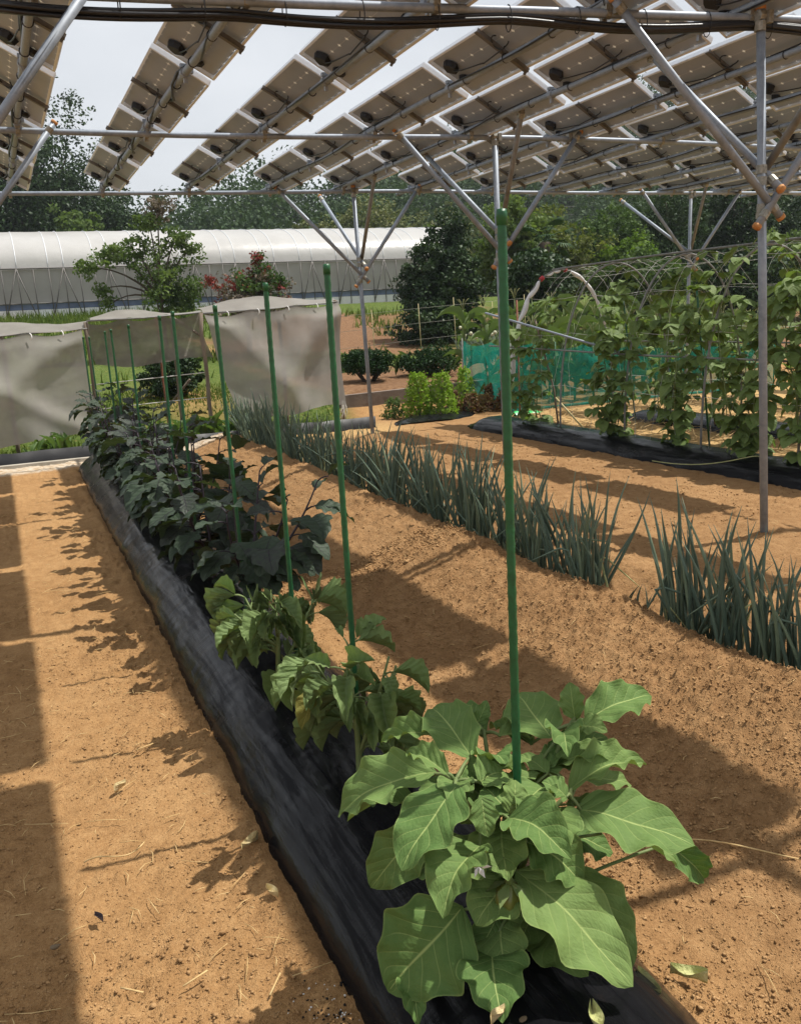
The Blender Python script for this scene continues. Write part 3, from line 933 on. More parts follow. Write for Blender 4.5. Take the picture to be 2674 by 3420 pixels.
saddle = MB()
saddle.box((0, 0, 0.026), (0.038, 0.045, 0.026)); saddle.tube([(-0.015, 0, 0), (0.015, 0, 0)], 0.025, 9); saddle.box((0.0, 0.03, -0.02), (0.03, 0.02, 0.04))
saddle_me = saddle.mesh('saddle_clamp', MATS['brass_clamp'], False)
for b, (pts, lab) in enumerate(BARS):
    p = np.array(pts)
    xx = np.linspace(p[0, 0], p[-1, 0], 40)
    yv = np.interp(xx, p[:, 0], p[:, 1])
    yv = np.convolve(np.pad(yv, 2, mode='edge'), np.ones(5) / 5, 'valid')
    yv = yv * 0.972
    t = thing('cross_pipe', (p[0, 0], p[0, 1], BAR_Z), lab, 'pipe')
    MB().tube(np.stack([xx, yv, BAR_Z + 0 * xx], 1), 0.0215, 10).build('pipe', MATS['galvanised'], t)
    for X in TUBES:
        if X < p[-1, 0] - 0.1 and (b > 0 or X < 5):
            o = ob('saddle_clamp', saddle_me); o.parent = t
            o.location = Vector((X, bar_y(b, X), BAR_Z)) - ORG[t.name]
# thick bundle of cables slung below the second cross pipe
cb = thing('cable_bundle', (1.2, 4.4, 2.8), 'thick sagging bundle of black cables strapped under a cross pipe', 'cables')
for j in range(9):
    xx = np.linspace(0.2, 7.6, 90)
    yv = 0.972 * np.interp(xx, *np.array(BARS[1][0]).T)
    dz = -0.035 - 0.030 * np.abs(np.sin(xx * 2.35 + 0.4)) ** 1.4 - 0.02 * np.exp(-((xx - 1.2) / 0.7) ** 2)
    a = j * 0.7 + 0.8 * np.sin(xx * 1.3 + j)
    MB().tube(np.stack([xx, yv + 0.019 * np.cos(a), BAR_Z + dz + 0.017 * np.sin(a)], 1), 0.0105, 6).build('cable', MATS['cable_black'], cb)
for xx in np.arange(0.7, 7.4, 0.36):
    m = MB().tube([(xx, bar_y(1, xx) + 0.03 * math.cos(q), BAR_Z - 0.035 + 0.062 * math.sin(q)) for q in np.linspace(0, 6.283, 13)], 0.003, 4, False)
    m.build('strap', MATS['cable_black'], cb)

# ---- posts with their four braces
POSTS = [(4.07, 3.82, 1, 'galvanised post with four diagonal braces standing near the spring onion end'),
         (4.16, 6.97, 2, 'galvanised post with four diagonal braces in the middle of the plot'),
         (4.03, 9.85, 3, 'galvanised post with four diagonal braces beside the hanging right shade net'),
         (9.05, 10.05, 3, 'galvanised post with four diagonal braces beyond the climbing beans'),
         (-0.22, 7.36, 2, 'galvanised post left of the path, braced to the middle cross pipe'),
         (-0.22, 4.56, 1, 'galvanised post left of the path, braced to the cable cross pipe')]


def collar(mb_, p, d, r=0.03, l=0.045):
    p = np.asarray(p, float); d = np.asarray(d, float); d = d / np.linalg.norm(d)
    mb_.tube([p - d * l / 2, p + d * l / 2], r, 9)


for px, py, b, lab in POSTS:
    t = thing('support_post', (px, py, 0), lab, 'post')
    hx = {4.07: 3.86, 4.16: 4.03}.get(px, px * 0.975)
    MB().tube([(px, py, -0.1), (hx, bar_y(b, px), BAR_Z + 0.03)], 0.0235, 12).build('pole', MATS['galvanised'], t)
    m = MB(); collar(m, (hx, bar_y(b, px), BAR_Z), (1, 0, 0), 0.031); collar(m, (hx, bar_y(b, px), BAR_Z - 0.05), (0, 0, 1), 0.03); m.box((hx + 0.03, bar_y(b, px) - 0.03, BAR_Z - 0.01), (0.03, 0.03, 0.06))
    m.build('head_clamp', MATS['brass_clamp'], t, False)
    m = MB().tube([(hx, bar_y(b, px), BAR_Z + 0.03), (hx, bar_y(b, px), BAR_Z + 0.055)], 0.027, 10); m.build('end_cap', MATS['rust_cap'], t)
    near_tube = min(TUBES, key=lambda q: abs(q - px + 0.15))
    for j, (dx_, dy_, zl, mt) in enumerate(((-0.82, 0, 1.88, 'galvanised'), (0.78, 0, 1.84, 'galvanised'), (0, -0.85, 2.08, 'galvanised_dull'), (0, 0.8, 2.02, 'galvanised'))):
        if px < 0 and j != 1: continue
        if dx_:
            top = np.array([hx + dx_, bar_y(b, px + dx_) - 0.045, BAR_Z + 0.0])
            low = np.array([px + (hx - px) * 0.65 + 0.03 * np.sign(-dx_), py + (bar_y(b, px) - py) * 0.65 - 0.045, zl])
        else:
            top = np.array([near_tube + 0.045, py + dy_, TUBE_Z - 0.03])
            low = np.array([px + (hx - px) * 0.7 + 0.045, py + (bar_y(b, px) - py) * 0.7 - 0.03 * np.sign(dy_), zl])
        d = (top - low) / np.linalg.norm(top - low)
        br = MB().tube([low - d * 0.07, top + d * 0.06], 0.0215, 10).build('brace', MATS[mt], t)
        m = MB(); collar(m, low - d * 0.075, d, 0.025, 0.02); m.build('end_cap', MATS['rust_cap'], br)
        m = MB(); collar(m, top + d * 0.065, d, 0.025, 0.02); m.build('end_cap', MATS['rust_cap'], br)
        m = MB(); collar(m, low, d, 0.026, 0.045); m.box(low + np.array([0, 0.02, 0.0]), (0.035, 0.05, 0.035)); collar(m, (px + (hx - px) * low[2] / BAR_Z, py + (bar_y(b, px) - py) * low[2] / BAR_Z, low[2]), (0, 0, 1), 0.0285, 0.045)
        m.build('brace_clamp', MATS['brass_clamp'], br, False)
        m = MB(); collar(m, top, d, 0.0255, 0.04); m.box(top + np.array([0, 0.02, 0]), (0.03, 0.05, 0.03))
        m.build('brace_clamp', MATS['brass_clamp'], br, False)

# ================================================================ BEDS AND CROPS
def film_bed(name, label, cx_fn, half, height, y0_, y1_, ny, nx_, seed, skirt=0.05):
    ys = np.linspace(y0_, y1_, ny); q = np.linspace(-1, 1, nx_)
    Q, YY = np.meshgrid(q, ys)
    end = smooth(0, 0.30, YY - y0_) * smooth(0, 0.30, y1_ - YY)
    edge_l = 0.035 * (fbm(YY * 2.2, YY * 0 + 1, seed, 3) - 0.5)
    X = cx_fn(YY) + Q * half * (0.75 + 0.25 * end) + edge_l * np.abs(Q) ** 2
    prof_ = np.clip(1 - np.abs(Q) ** 2.8, 0, 1)
    Z = height * prof_ * (0.25 + 0.75 * end) * (0.93 + 0.16 * fbm(YY * 1.5, Q * 1.5, seed + 5, 3))
    wr = (fbm(YY * 5 + Q * 2, Q * 9, seed + 9, 4) - 0.5)
    Z = Z + 0.009 * wr + 0.0035 * (fbm(YY * 26, Q * 5, seed + 13, 3) - 0.5)
    Z = Z - skirt * smooth(0.93, 1.0, np.abs(Q)) + 0.012
    m = MB(); m.grid(np.stack([X, YY, Z], -1))
    return tag(m.build(name, MATS['mulch_film']), label, 'mulch film')


film_bed('mulch_film', 'wrinkled black plastic mulch film over the raised eggplant row', row_x, 0.305, 0.165, 0.25, 10.0, 620, 46, 3)
film_bed('mulch_film', 'black plastic mulch film over the bed under the near climbing beans', lambda y: 5.56 + 0 * y, 0.32, 0.13, 2.4, 9.85, 320, 30, 23)
film_bed('mulch_film', 'black plastic mulch film strip lying in straw behind the beans', lambda y: 7.35 + 0 * y, 0.34, 0.10, 2.8, 9.1, 240, 24, 33)
film_bed('mulch_film', 'low black plastic mulch film around the bolted lettuces', lambda y: 5.85 + 0.9 * (y - 11.45) , 0.62, 0.05, 10.65, 12.1, 70, 30, 43, 0.03)


def film_top(x, y):
    q = (x - row_x(y)) / 0.315
    return 0.165 * max(0, 1 - abs(q) ** 2.8)


# ---------------------------------------------------------------- leaf shapes (unit length along y, unit width along x)
def leaf_shape(name, mat, seed, lobes=0.14, nl=3.2, arch=0.10, fold=0.16, wave=0.05, curl=0.0, pw=0.8, ny=15, nx_=8, base_w=0.0):
    r = np.random.default_rng(seed)
    t = np.linspace(0, 1, ny); s = np.linspace(-1, 1, nx_ * 2 - 1)
    Sg, Tg = np.meshgrid(s, t)
    p1, p2 = r.uniform(0, 6.28, 2)
    hw = 0.5 * np.sin(math.pi * np.clip(Tg, 0, 1) ** pw) ** 0.72
    hw = hw + base_w * (1 - smooth(0, 0.2, Tg)) * 0.5
    side = np.where(Sg < 0, p1, p2)
    hw = hw * (1 + lobes * np.sin(2 * math.pi * nl * Tg + side) * smooth(0.04, 0.2, Tg) * (1 - smooth(0.85, 1, Tg)))
    X = Sg * hw
    Y = Tg + 0.05 * lobes * np.abs(Sg) * np.cos(2 * math.pi * nl * Tg + side)
    Z = arch * 4 * Tg * (1 - Tg) + fold * np.abs(X) * 1.0
    Z = Z + wave * np.abs(Sg) ** 2.2 * np.sin(2 * math.pi * (nl + 0.4) * Tg + side + 1.2) * np.sin(math.pi * Tg) ** 0.5
    Z = Z + curl * (Sg ** 2) * hw
    X = X + 0.05 * np.sin(Tg * 3.1 + p1) * Tg * (1 - Tg) * 2
    Z = Z + 0.03 * np.sin(Tg * 9 + p2) * Tg * (1 - Tg) * 2
    m = MB(); m.grid(np.stack([X, Y, Z], -1))
    me_ = m.mesh(name, MATS[mat])
    uvl = me_.uv_layers.new(name='UVMap')
    uv = np.stack([(Sg + 1) / 2, Tg], -1).reshape(-1, 2)
    li = np.zeros(len(me_.loops), np.int32); me_.loops.foreach_get('vertex_index', li)
    uvl.data.foreach_set('uv', uv[li].astype(np.float32).ravel())
    return me_


def put_leaf(mesh_, b, t, w, hint, parent, name='leaf'):
    b = Vector(b); t = Vector(t)
    y = t - b; L = y.length; y.normalize()
    h = Vector(hint); z = h - y * h.dot(y)
    if z.length < 1e-3: z = y.orthogonal()
    z.normalize(); x = y.cross(z)
    M = Matrix(((x.x * w, y.x * L, z.x * L, b.x), (x.y * w, y.y * L, z.y * L, b.y), (x.z * w, y.z * L, z.z * L, b.z), (0, 0, 0, 1)))
    o = bpy.data.objects.new(name, mesh_); COL.objects.link(o)
    o.parent = parent
    o.matrix_local = Matrix.Translation(-ORG[parent.name]) @ M
    return o


PALE = [leaf_shape('leaf', 'leaf_pale', 40 + i, 0.10, 2.6 + 0.4 * (i % 3), 0.07 + 0.05 * (i % 3), 0.10 + 0.15 * (i % 3), 0.050 + 0.012 * (i % 3), 0, 0.84, 27, 9) for i in range(9)]
WILT = [leaf_shape('leaf', 'leaf_wilted', 60 + i, 0.09, 3.4, 0.10 + 0.04 * (i % 2), 0.5 + 0.25 * (i % 3), 0.08, 0.2, 0.85, 19, 7) for i in range(6)]
YELL = leaf_shape('leaf', 'leaf_yellow', 77, 0.08, 3.2, 0.06, 0.35, 0.04, 0.1, 0.85, 17, 7)
DARK = [leaf_shape('leaf', 'leaf_dark', 80 + i, 0.15, 3.3, 0.07 + 0.04 * (i % 3), 0.12 + 0.08 * (i % 3), 0.05, 0, 0.8, 15, 6) for i in range(7)]
BEAN = [leaf_shape('leaf', 'leaf_bean', 100 + i, 0.02, 1.5, 0.08, 0.12 + 0.1 * (i % 2), 0.03, 0, 0.62, 8, 4) for i in range(5)]

# ---------------------------------------------------------------- the front eggplant, leaf by leaf (foot xyz, tip xyz, width, 1 = hangs facing out)
P1=[
(0.763,1.284,0.365,0.871,1.074,0.225,0.153,0),
    (0.889,1.299,0.320,0.931,1.154,0.179,0.109,0),
    (0.700,1.300,0.431,0.573,1.215,0.377,0.119,0),
    (0.685,1.357,0.531,0.531,1.289,0.439,0.135,0),
    (0.687,1.450,0.511,0.510,1.562,0.407,0.124,0),
    (0.671,1.508,0.409,0.536,1.581,0.377,0.087,0),
    (0.658,1.445,0.419,0.545,1.492,0.272,0.114,1),
    (0.675,1.339,0.284,0.513,1.348,0.150,0.193,1),
    (0.578,1.377,0.154,0.539,1.272,0.122,0.061,1),
    (0.755,1.337,0.243,0.692,1.199,0.197,0.112,1),
    (0.709,1.294,0.207,0.645,1.146,0.188,0.130,1),
    (0.731,1.352,0.330,0.713,1.316,0.259,0.081,1),
    (0.741,1.322,0.247,0.675,1.293,0.200,0.066,1),
    (0.866,1.337,0.209,0.834,1.156,0.200,0.128,1),
    (0.743,1.273,0.488,0.782,1.130,0.474,0.105,0),
    (0.903,1.290,0.449,1.067,1.139,0.404,0.141,0),
    (0.962,1.300,0.377,1.081,1.201,0.316,0.073,0),
    (1.101,1.260,0.334,1.180,1.233,0.238,0.065,1),
    (0.914,1.354,0.357,1.013,1.315,0.305,0.085,0),
    (1.013,1.410,0.555,1.191,1.416,0.571,0.099,0),
    (0.998,1.419,0.560,1.011,1.458,0.627,0.054,1),
    (0.933,1.413,0.538,0.946,1.571,0.572,0.126,0),
    (0.983,1.393,0.561,1.004,1.321,0.573,0.055,0),
    (0.904,1.313,0.477,1.081,1.296,0.492,0.083,0),
    (0.902,1.386,0.504,1.076,1.418,0.503,0.087,0),
    (0.767,1.447,0.520,0.770,1.635,0.553,0.119,0),
    (0.755,1.549,0.524,0.646,1.642,0.499,0.063,0),
    (0.832,1.548,0.533,0.872,1.570,0.575,0.037,1),
    (0.835,1.522,0.515,0.829,1.668,0.525,0.081,0),
    (0.738,1.371,0.511,0.800,1.379,0.514,0.091,0),
    (0.758,1.287,0.484,0.745,1.366,0.504,0.089,0),
    (0.756,1.289,0.484,0.787,1.316,0.532,0.060,1),
    (0.688,1.402,0.528,0.642,1.502,0.539,0.053,0),
    (0.703,1.299,0.530,0.692,1.258,0.473,0.054,1),
    (0.880,1.281,0.484,0.839,1.307,0.517,0.056,0),
    (0.885,1.349,0.440,0.887,1.442,0.459,0.110,0),
    (0.880,1.375,0.498,0.963,1.371,0.502,0.060,0),
    (0.852,1.488,0.531,0.944,1.501,0.485,0.063,0),
    (0.922,1.467,0.500,0.898,1.601,0.487,0.064,0),
    (0.985,1.381,0.445,1.119,1.390,0.390,0.062,0),
    (0.713,1.410,0.469,0.745,1.390,0.417,0.058,1),
    (0.817,1.344,0.376,0.896,1.342,0.330,0.098,0),
    (0.699,1.490,0.342,0.665,1.488,0.269,0.077,1),
    (0.858,1.378,0.208,0.758,1.275,0.207,0.098,1),
    (0.783,1.461,0.389,0.726,1.544,0.339,0.093,0),]
P1 += [(0.76, 1.33, 0.40, 0.63, 1.33, 0.36, 0.13, 0), (0.78, 1.36, 0.42, 0.72, 1.24, 0.385, 0.12, 0), (0.80, 1.31, 0.40, 0.87, 1.22, 0.34, 0.12, 0), (0.77, 1.30, 0.36, 0.66, 1.26, 0.30, 0.12, 0), (0.82, 1.38, 0.43, 0.78, 1.46, 0.41, 0.13, 0),
       (0.79, 1.30, 0.31, 0.90, 1.27, 0.26, 0.11, 0), (0.74, 1.38, 0.36, 0.62, 1.44, 0.31, 0.12, 0)]  # inner leaves added to shade the lower ones and thicken the plant
CX, CY = 0.755, 1.30
ep = thing('eggplant_plant', (CX, CY, 0.16), 'large pale green leafy eggplant with a small ribbed fruit beside a tall green stake', 'eggplant')
stem = MB()
base = np.array([CX, CY, 0.13])
nodes = [np.array([CX + 0.01, CY + 0.01, 0.26]), np.array([CX + 0.0, CY + 0.03, 0.36]), np.array([CX + 0.03, CY + 0.05, 0.44]), np.array([CX - 0.02, CY + 0.06, 0.46])]
stem.tube(bezier(base, nodes[0], nodes[2], 8), np.linspace(0.012, 0.008, 8), 7)
for e in ((0.99, 1.42, 0.56), (0.70, 1.40, 0.52), (0.84, 1.53, 0.53), (0.90, 1.30, 0.48)):
    e = np.array(e); stem.tube(bezier(nodes[0] + [0, 0, 0.03], (nodes[1] + e) / 2 + [0, 0, 0.02], e, 7), np.linspace(0.008, 0.004, 7), 6)
ends = [np.array([0.99, 1.42, 0.55]), np.array([0.70, 1.40, 0.51]), np.array([0.84, 1.53, 0.52]), np.array([0.90, 1.30, 0.47])] + nodes
for i, (bx, by, bz, tx, ty, tz, w, hang) in enumerate(P1):
    b = np.array([bx, by, bz]); t = np.array([tx, ty, tz])
    out = t - np.array([CX, CY, t[2]])
    hint = Vector((-0.12, -0.25, 0.95)) if not hang else Vector((-0.5, -0.75, 0.40))
    hint = hint + Vector((U(-0.35, 0.35), U(-0.3, 0.3), U(-0.1, 0.1)))
    put_leaf(PALE[i % 9], b, t, w * 0.97, hint, ep)
    s = min(ends, key=lambda q: np.linalg.norm(q - b) + (0.2 if q[2] > b[2] + 0.05 else 0))
    stem.tube(bezier(s, (s + b) / 2 + [0, 0, 0.015], b + (t - b) * 0.06, 6), np.linspace(0.0045, 0.003, 6), 5)
rq = np.random.default_rng(5)
for i in range(20):                                            # younger leaves that fill the heart of the plant
    s = ends[i % 4] * 0.6 + nodes[2] * 0.4 + rq.normal(size=3) * [0.03, 0.03, 0.015]
    a = rq.uniform(0, 6.28); L = rq.uniform(0.085, 0.14)
    t = s + np.array([math.cos(a), math.sin(a), rq.uniform(-0.25, 0.55)]) * L
    put_leaf(PALE[(i * 4) % 9], s, t, L * rq.uniform(0.55, 0.7), Vector((-math.cos(a) * 0.4, -math.sin(a) * 0.4, 1)), ep)
    stem.tube(bezier(nodes[2], (nodes[2] + s) / 2 + [0, 0, 0.01], s, 5), np.linspace(0.004, 0.0028, 5), 5)
stem.build('stem', MATS['stem_green'], ep)
fb = MB()
th = np.linspace(0, math.pi, 12); ph = np.linspace(0, 2 * math.pi, 31)
PP = np.zeros((12, 31, 3))
for i, a in enumerate(th):
    rr_ = 0.028 * math.sin(a) * (1 + 0.09 * np.cos(ph * 6)) * (1.0 - 0.1 * math.cos(a))
    PP[i, :, 0] = 0.735 + rr_ * np.cos(ph); PP[i, :, 1] = 1.262 + rr_ * np.sin(ph); PP[i, :, 2] = 0.335 + 0.030 * math.cos(a)
fb.grid(PP); fr_o = fb.build('fruit', MATS['fruit_green'], ep)
m = MB()
m.tube(bezier((0.735, 1.262, 0.364), (0.72, 1.25, 0.42), (CX, CY + 0.02, 0.40), 6), [0.009, 0.006, 0.005, 0.005, 0.005, 0.006], 6)
for a in np.arange(5) * 1.257:
    m.add([(0.735, 1.262, 0.368), (0.735 + 0.03 * math.cos(a - 0.4), 1.262 + 0.03 * math.sin(a - 0.4), 0.356), (0.735 + 0.047 * math.cos(a), 1.262 + 0.047 * math.sin(a), 0.338), (0.735 + 0.03 * math.cos(a + 0.4), 1.262 + 0.03 * math.sin(a + 0.4), 0.356)], [(0, 1, 2, 3)])
m.build('calyx', MATS['stem_green'], fr_o)
m = MB()
for a in np.arange(5) * 1.257:
    c_ = np.array([0.672, 1.262, 0.418])
    m.add([c_, c_ + [0.011 * math.cos(a - 0.5), -0.004, 0.011 * math.sin(a - 0.5)], c_ + [0.02 * math.cos(a), -0.012, 0.02 * math.sin(a)], c_ + [0.011 * math.cos(a + 0.5), -0.004, 0.011 * math.sin(a + 0.5)]], [(0, 1, 2, 3)])
m.build('flower', MATS['petal_white'], ep, False)

# ---------------------------------------------------------------- two wilted eggplants


def wilted(x, y, h, spread, n_l, seed, label, yellow):
    r = np.random.default_rng(seed)
    zb = film_top(x, y)
    p = thing('eggplant_plant', (x, y, zb), label, 'eggplant')
    st = MB()
    base_ = np.array([x, y, zb - 0.02])
    tips = []
    top = np.array([x + r.normal() * 0.02, y + r.normal() * 0.02, zb + h * 0.72])
    main = bezier(base_, base_ + [0.01, 0.01, h * 0.4], top, 9)
    st.tube(main, np.linspace(0.011, 0.006, 9), 7)
    for i in range(6):
        a = i * 1.05 + r.uniform(-0.3, 0.3)
        s = main[2 + i % 5]
        e = np.array([x + math.cos(a) * spread * r.uniform(0.45, 0.75), y + math.sin(a) * spread * r.uniform(0.45, 0.75), zb + h * r.uniform(0.45, 1.0)])
        tw = bezier(s, (s + e) / 2 + [0, 0, -0.02], e, 7)
        st.tube(tw, np.linspace(0.006, 0.003, 7), 6)
        tips.append((tw, a))
    for i in range(n_l):
        tw, a = tips[i % 6]
        q = tw[r.integers(1, 7)]
        al = a + r.uniform(-1.3, 1.3)
        d = np.array([math.cos(al), math.sin(al), 0])
        upr = q[2] > zb + h * 0.85 and r.uniform() < 0.45
        pet = r.uniform(0.02, 0.05)
        b = q + d * pet + [0, 0, 0.012]
        L = r.uniform(0.07, 0.145) * (0.7 if upr else 1)
        drop = r.uniform(0.1, 0.5) if upr else -r.uniform(0.35, 1.5)
        dv = d + np.array([0, 0, drop]); dv /= np.linalg.norm(dv)
        t_ = b + dv * L
        if t_[2] < film_top(t_[0], t_[1]) + 0.015: t_[2] = film_top(t_[0], t_[1]) + 0.015
        hint = Vector((d[0] * 0.8, d[1] * 0.8, 0.7 if drop > -0.6 else 0.25)) + Vector((-0.2, -0.25, 0.1))
        mesh_ = YELL if (yellow and i in (3,)) else WILT[r.integers(0, 6)]
        put_leaf(mesh_, b, t_, L * r.uniform(0.38, 0.55), hint, p)
        st.tube(bezier(q, (q + b) / 2 + [0, 0, 0.008], b, 4), np.linspace(0.003, 0.0022, 4), 5)
    st.build('stem', MATS['stem_green'], p)
    return p


wilted(0.765, 2.12, 0.36, 0.17, 70, 12, 'wilting green eggplant with curled leaves and one yellowing leaf', True)
wilted(0.735, 2.80, 0.37, 0.21, 76, 14, 'wilting green eggplant with hanging leaves next to the dark purple eggplants', False)

# ---------------------------------------------------------------- dark purple eggplants


def dark_plant(x, y, h, spread, n_l, seed, label, lean=(0, 0)):
    r = np.random.default_rng(seed)
    zb = film_top(x, y)
    p = thing('eggplant_plant', (x, y, zb), label, 'eggplant', 'dark purple eggplants along the mulch row')
    st = MB()
    base_ = np.array([x, y, zb - 0.02]); fork = base_ + [0, 0, 0.14 + 0.04 * r.uniform()]
    st.tube([base_, (base_ + fork) / 2, fork], [0.012, 0.011, 0.010], 7)
    sh = []
    for i in range(5):
        a = i * 1.257 + r.uniform(-0.35, 0.35)
        e = np.array([x + lean[0] + math.cos(a) * spread * r.uniform(0.35, 0.75), y + lean[1] + math.sin(a) * spread * r.uniform(0.35, 0.75), zb + h * r.uniform(0.75, 1.0)])
        tw = bezier(fork, np.array([(fork[0] + e[0]) / 2 + 0.05 * math.cos(a), (fork[1] + e[1]) / 2 + 0.05 * math.sin(a), fork[2] + h * 0.25]), e, 9)
        st.tube(tw, np.linspace(0.008, 0.003, 9), 6); sh.append((tw, a))
    for i in range(n_l):
        tw, a = sh[i % 5]
        j = min(8, 1 + (i // 5) % 8 + int(r.uniform() < 0.3)); q = tw[j]
        al = a + r.uniform(-1.6, 1.6)
        d = np.array([math.cos(al), math.sin(al), 0])
        young = j >= 7
        pet = r.uniform(0.03, 0.07)
        b = q + d * pet + [0, 0, 0.02]
        L = r.uniform(0.14, 0.22) * (0.62 if young else 1)
        drop = r.uniform(-0.2, 0.5) if young else -r.uniform(0.15, 0.95)
        dv = d + np.array([0, 0, drop]); dv /= np.linalg.norm(dv)
        t_ = b + dv * L
        lo = film_top(t_[0], t_[1]) + 0.02
        if t_[2] < lo: t_[2] = lo
        put_leaf(DARK[r.integers(0, 7)], b, t_, L * r.uniform(0.6, 0.82), Vector((d[0] * 0.35, d[1] * 0.35, 1)) + Vector((r.normal() * 0.25, r.normal() * 0.25, 0)), p)
        st.tube(bezier(q, (q + b) / 2 + [0, 0, 0.012], b, 4), np.linspace(0.0035, 0.0025, 4), 5)
    st.build('stem', MATS['stem_purple'], p)


dark_plant(0.86, 3.58, 0.62, 0.34, 46, 21, 'dark purple leaved eggplant with bare upright twigs next to the wilting plants', (0.12, 0))
DY = [4.2, 4.8, 5.4, 6.05, 6.75, 7.5, 8.3, 9.1]
for i, y_ in enumerate(DY):
    lab = 'dark purple leaved eggplant in the bushy middle of the mulch row'
    if i == len(DY) - 1: lab = 'dark purple leaved eggplant at the end of the mulch row before the nets'
    dark_plant(row_x(y_) + U(-0.02, 0.03), y_, 0.68 + 0.015 * i, 0.33, 60, 30 + i, lab)

# ---------------------------------------------------------------- green stakes with ribbed skin
STK = [(1.34, 1.565, 0.805, 'tall green ribbed stake standing in the pale green eggplant'),
       (2.20, 1.54, 0.80, 'green ribbed stake beside the wilting eggplant with a yellowing leaf'),
       (2.86, 1.53, 0.826, 'green ribbed stake behind the wilting eggplant with hanging leaves')]
for y_, z_, x_ in ((3.58, 1.485, 0.834), (4.62, 1.49, 0.842), (5.15, 1.48, 0.847), (6.45, 1.452, 0.86), (7.43, 1.432, 0.87), (8.05, 1.42, 0.877), (9.45, 1.378, 0.885), (10.05, 1.38, 0.875)):
    STK.append((y_, z_, x_, 'green ribbed stake standing among the dark purple eggplants'))
for i, (y_, z_, x_, lab) in enumerate(STK):
    t = thing('garden_stake', (x_, y_, 0.1), lab, 'stake', 'green stakes along the mulch row')
    zz = np.arange(-0.02, z_, 0.015)
    rr_ = 0.0081 * np.where(np.arange(len(zz)) % 2, 1.08, 0.95)
    lx, ly = U(-0.012, 0.012), U(-0.012, 0.012)
    if i < 3: lx = ly = 0.0
    MB().tube(np.stack([x_ + lx * zz, y_ + ly * zz, zz], 1), rr_, 10).build('shaft', MATS['stake_green'], t)
    MB().tube([(x_ + lx * z_, y_ + ly * z_, z_ - 0.022), (x_ + lx * z_, y_ + ly * z_, z_ - 0.004), (x_ + lx * z_, y_ + ly * z_, z_ + 0.004)], [0.0094, 0.0096, 0.0085], 12).build('end_cap', MATS['stake_green'], t)
m = MB()
for q in range(3):
    m.tube([(0.80 + 0.014 * math.cos(a), 2.20 + 0.014 * math.sin(a), 0.27 + 0.006 * q) for a in np.linspace(0, 6.28, 11)], 0.002, 4, False)
m.tube([(0.79, 2.187, 0.27), (0.785, 2.18, 0.22), (0.79, 2.17, 0.185)], 0.0035, 4)
tag(m.build('plant_tie', MATS['rope_white']), 'pale string knotted round the stake of the wilting eggplant', 'string')

# ---------------------------------------------------------------- spring onions in their trench
BL = []
for i in range(9):
    r = np.random.default_rng(200 + i)
    zz = np.linspace(0, 1, 8)
    bd = r.uniform(0.02, 0.22); 
    pts = np.stack([bd * zz ** 2.2, 0.02 * np.sin(zz * 4 + i) * zz, zz - 0.25 * bd * zz ** 3], 1)
    BL.append(MB().tube(pts, 0.0148 * np.array([0.75, 0.95, 1.05, 1.0, 0.9, 0.72, 0.42, 0.06]), 6).mesh('leaf', MATS['onion_leaf']))
kink = []
for i in range(3):
    zz = np.linspace(0, 1, 9)
    x_ = np.where(zz < 0.55, 0.05 * zz, 0.03 + (zz - 0.55) * 0.85); z__ = np.where(zz < 0.55, zz, 0.55 - (zz - 0.55) * (0.1 + 0.5 * i))
    kink.append(MB().tube(np.stack([x_, 0 * zz, z__], 1), 0.0125 * np.array([0.7, 0.95, 1, 1, 0.9, 0.8, 0.7, 0.45, 0.08]), 6).mesh('leaf', MATS['onion_leaf']))
dry_k = kink[2].copy(); dry_k.materials[0] = MATS['pale_leaf']
GAPS = [(2.88, 3.30), (5.30, 5.40), (6.95, 7.05)]
ys_ = []
y_ = 1.75
while y_ < 11.3:
    ys_.append(y_); y_ += 0.066 + 0.004 * y_ * U(0.3, 1.0)
r = np.random.default_rng(77)
for y_ in ys_:
    if any(a < y_ < b for a, b in GAPS): continue
    x_ = float(onion_x(y_)) + r.normal() * 0.05
    zb = gz1(x_, y_) - 0.012
    lab, grp = [('blue green spring onion in the trench row on the near side of the bare gap', 'onions before the gap'), ('blue green spring onion in the trench row just beyond the bare gap', 'onions after the gap'),
                ('blue green spring onion in the middle of the trench row', 'onions in the middle of the row'), ('blue green spring onion at the net end of the trench row', 'onions at the net end')][int(y_ > 3) + int(y_ > 5.35) + int(y_ > 7.0)]
    t = thing('spring_onion', (x_, y_, zb), lab, 'spring onion', grp)
    hs = 0.50 + 0.16 * fbm(np.array(y_ * 1.3), np.array(2.0), 6, 2) + r.normal() * 0.03
    for j in range(int(r.integers(10, 14))):
        a = r.uniform(0, 6.28); lean_ = abs(r.normal()) * 0.24 + 0.02
        L = hs * r.uniform(0.5, 1.15)
        mesh_ = kink[r.integers(0, 3)] if r.uniform() < 0.10 else BL[r.integers(0, 9)]
        if r.uniform() < 0.045: mesh_ = dry_k; L *= 0.8
        o = bpy.data.objects.new('leaf', mesh_); COL.objects.link(o); o.parent = t
        o.location = (r.normal() * 0.026, r.normal() * 0.026, 0)
        o.rotation_euler = (lean_ * math.sin(a), lean_ * math.cos(a), r.uniform(0, 6.28))
        o.scale = (L * 0.95, L * 0.95, L)
for y_ in (3.04, 3.11, 3.17):
    x_ = float(onion_x(y_)) + 0.02; zb = gz1(x_, y_) - 0.01
    t = thing('spring_onion', (x_, y_, zb), 'short cut back spring onion in the gap of the trench row', 'spring onion', 'cut spring onions in the row gap')
    for j in range(2):
        o = bpy.data.objects.new('leaf', BL[j]); COL.objects.link(o); o.parent = t
        o.rotation_euler = (U(-0.2, 0.2), U(-0.2, 0.2), U(0, 6)); o.scale = (0.3, 0.3, U(0.10, 0.17))

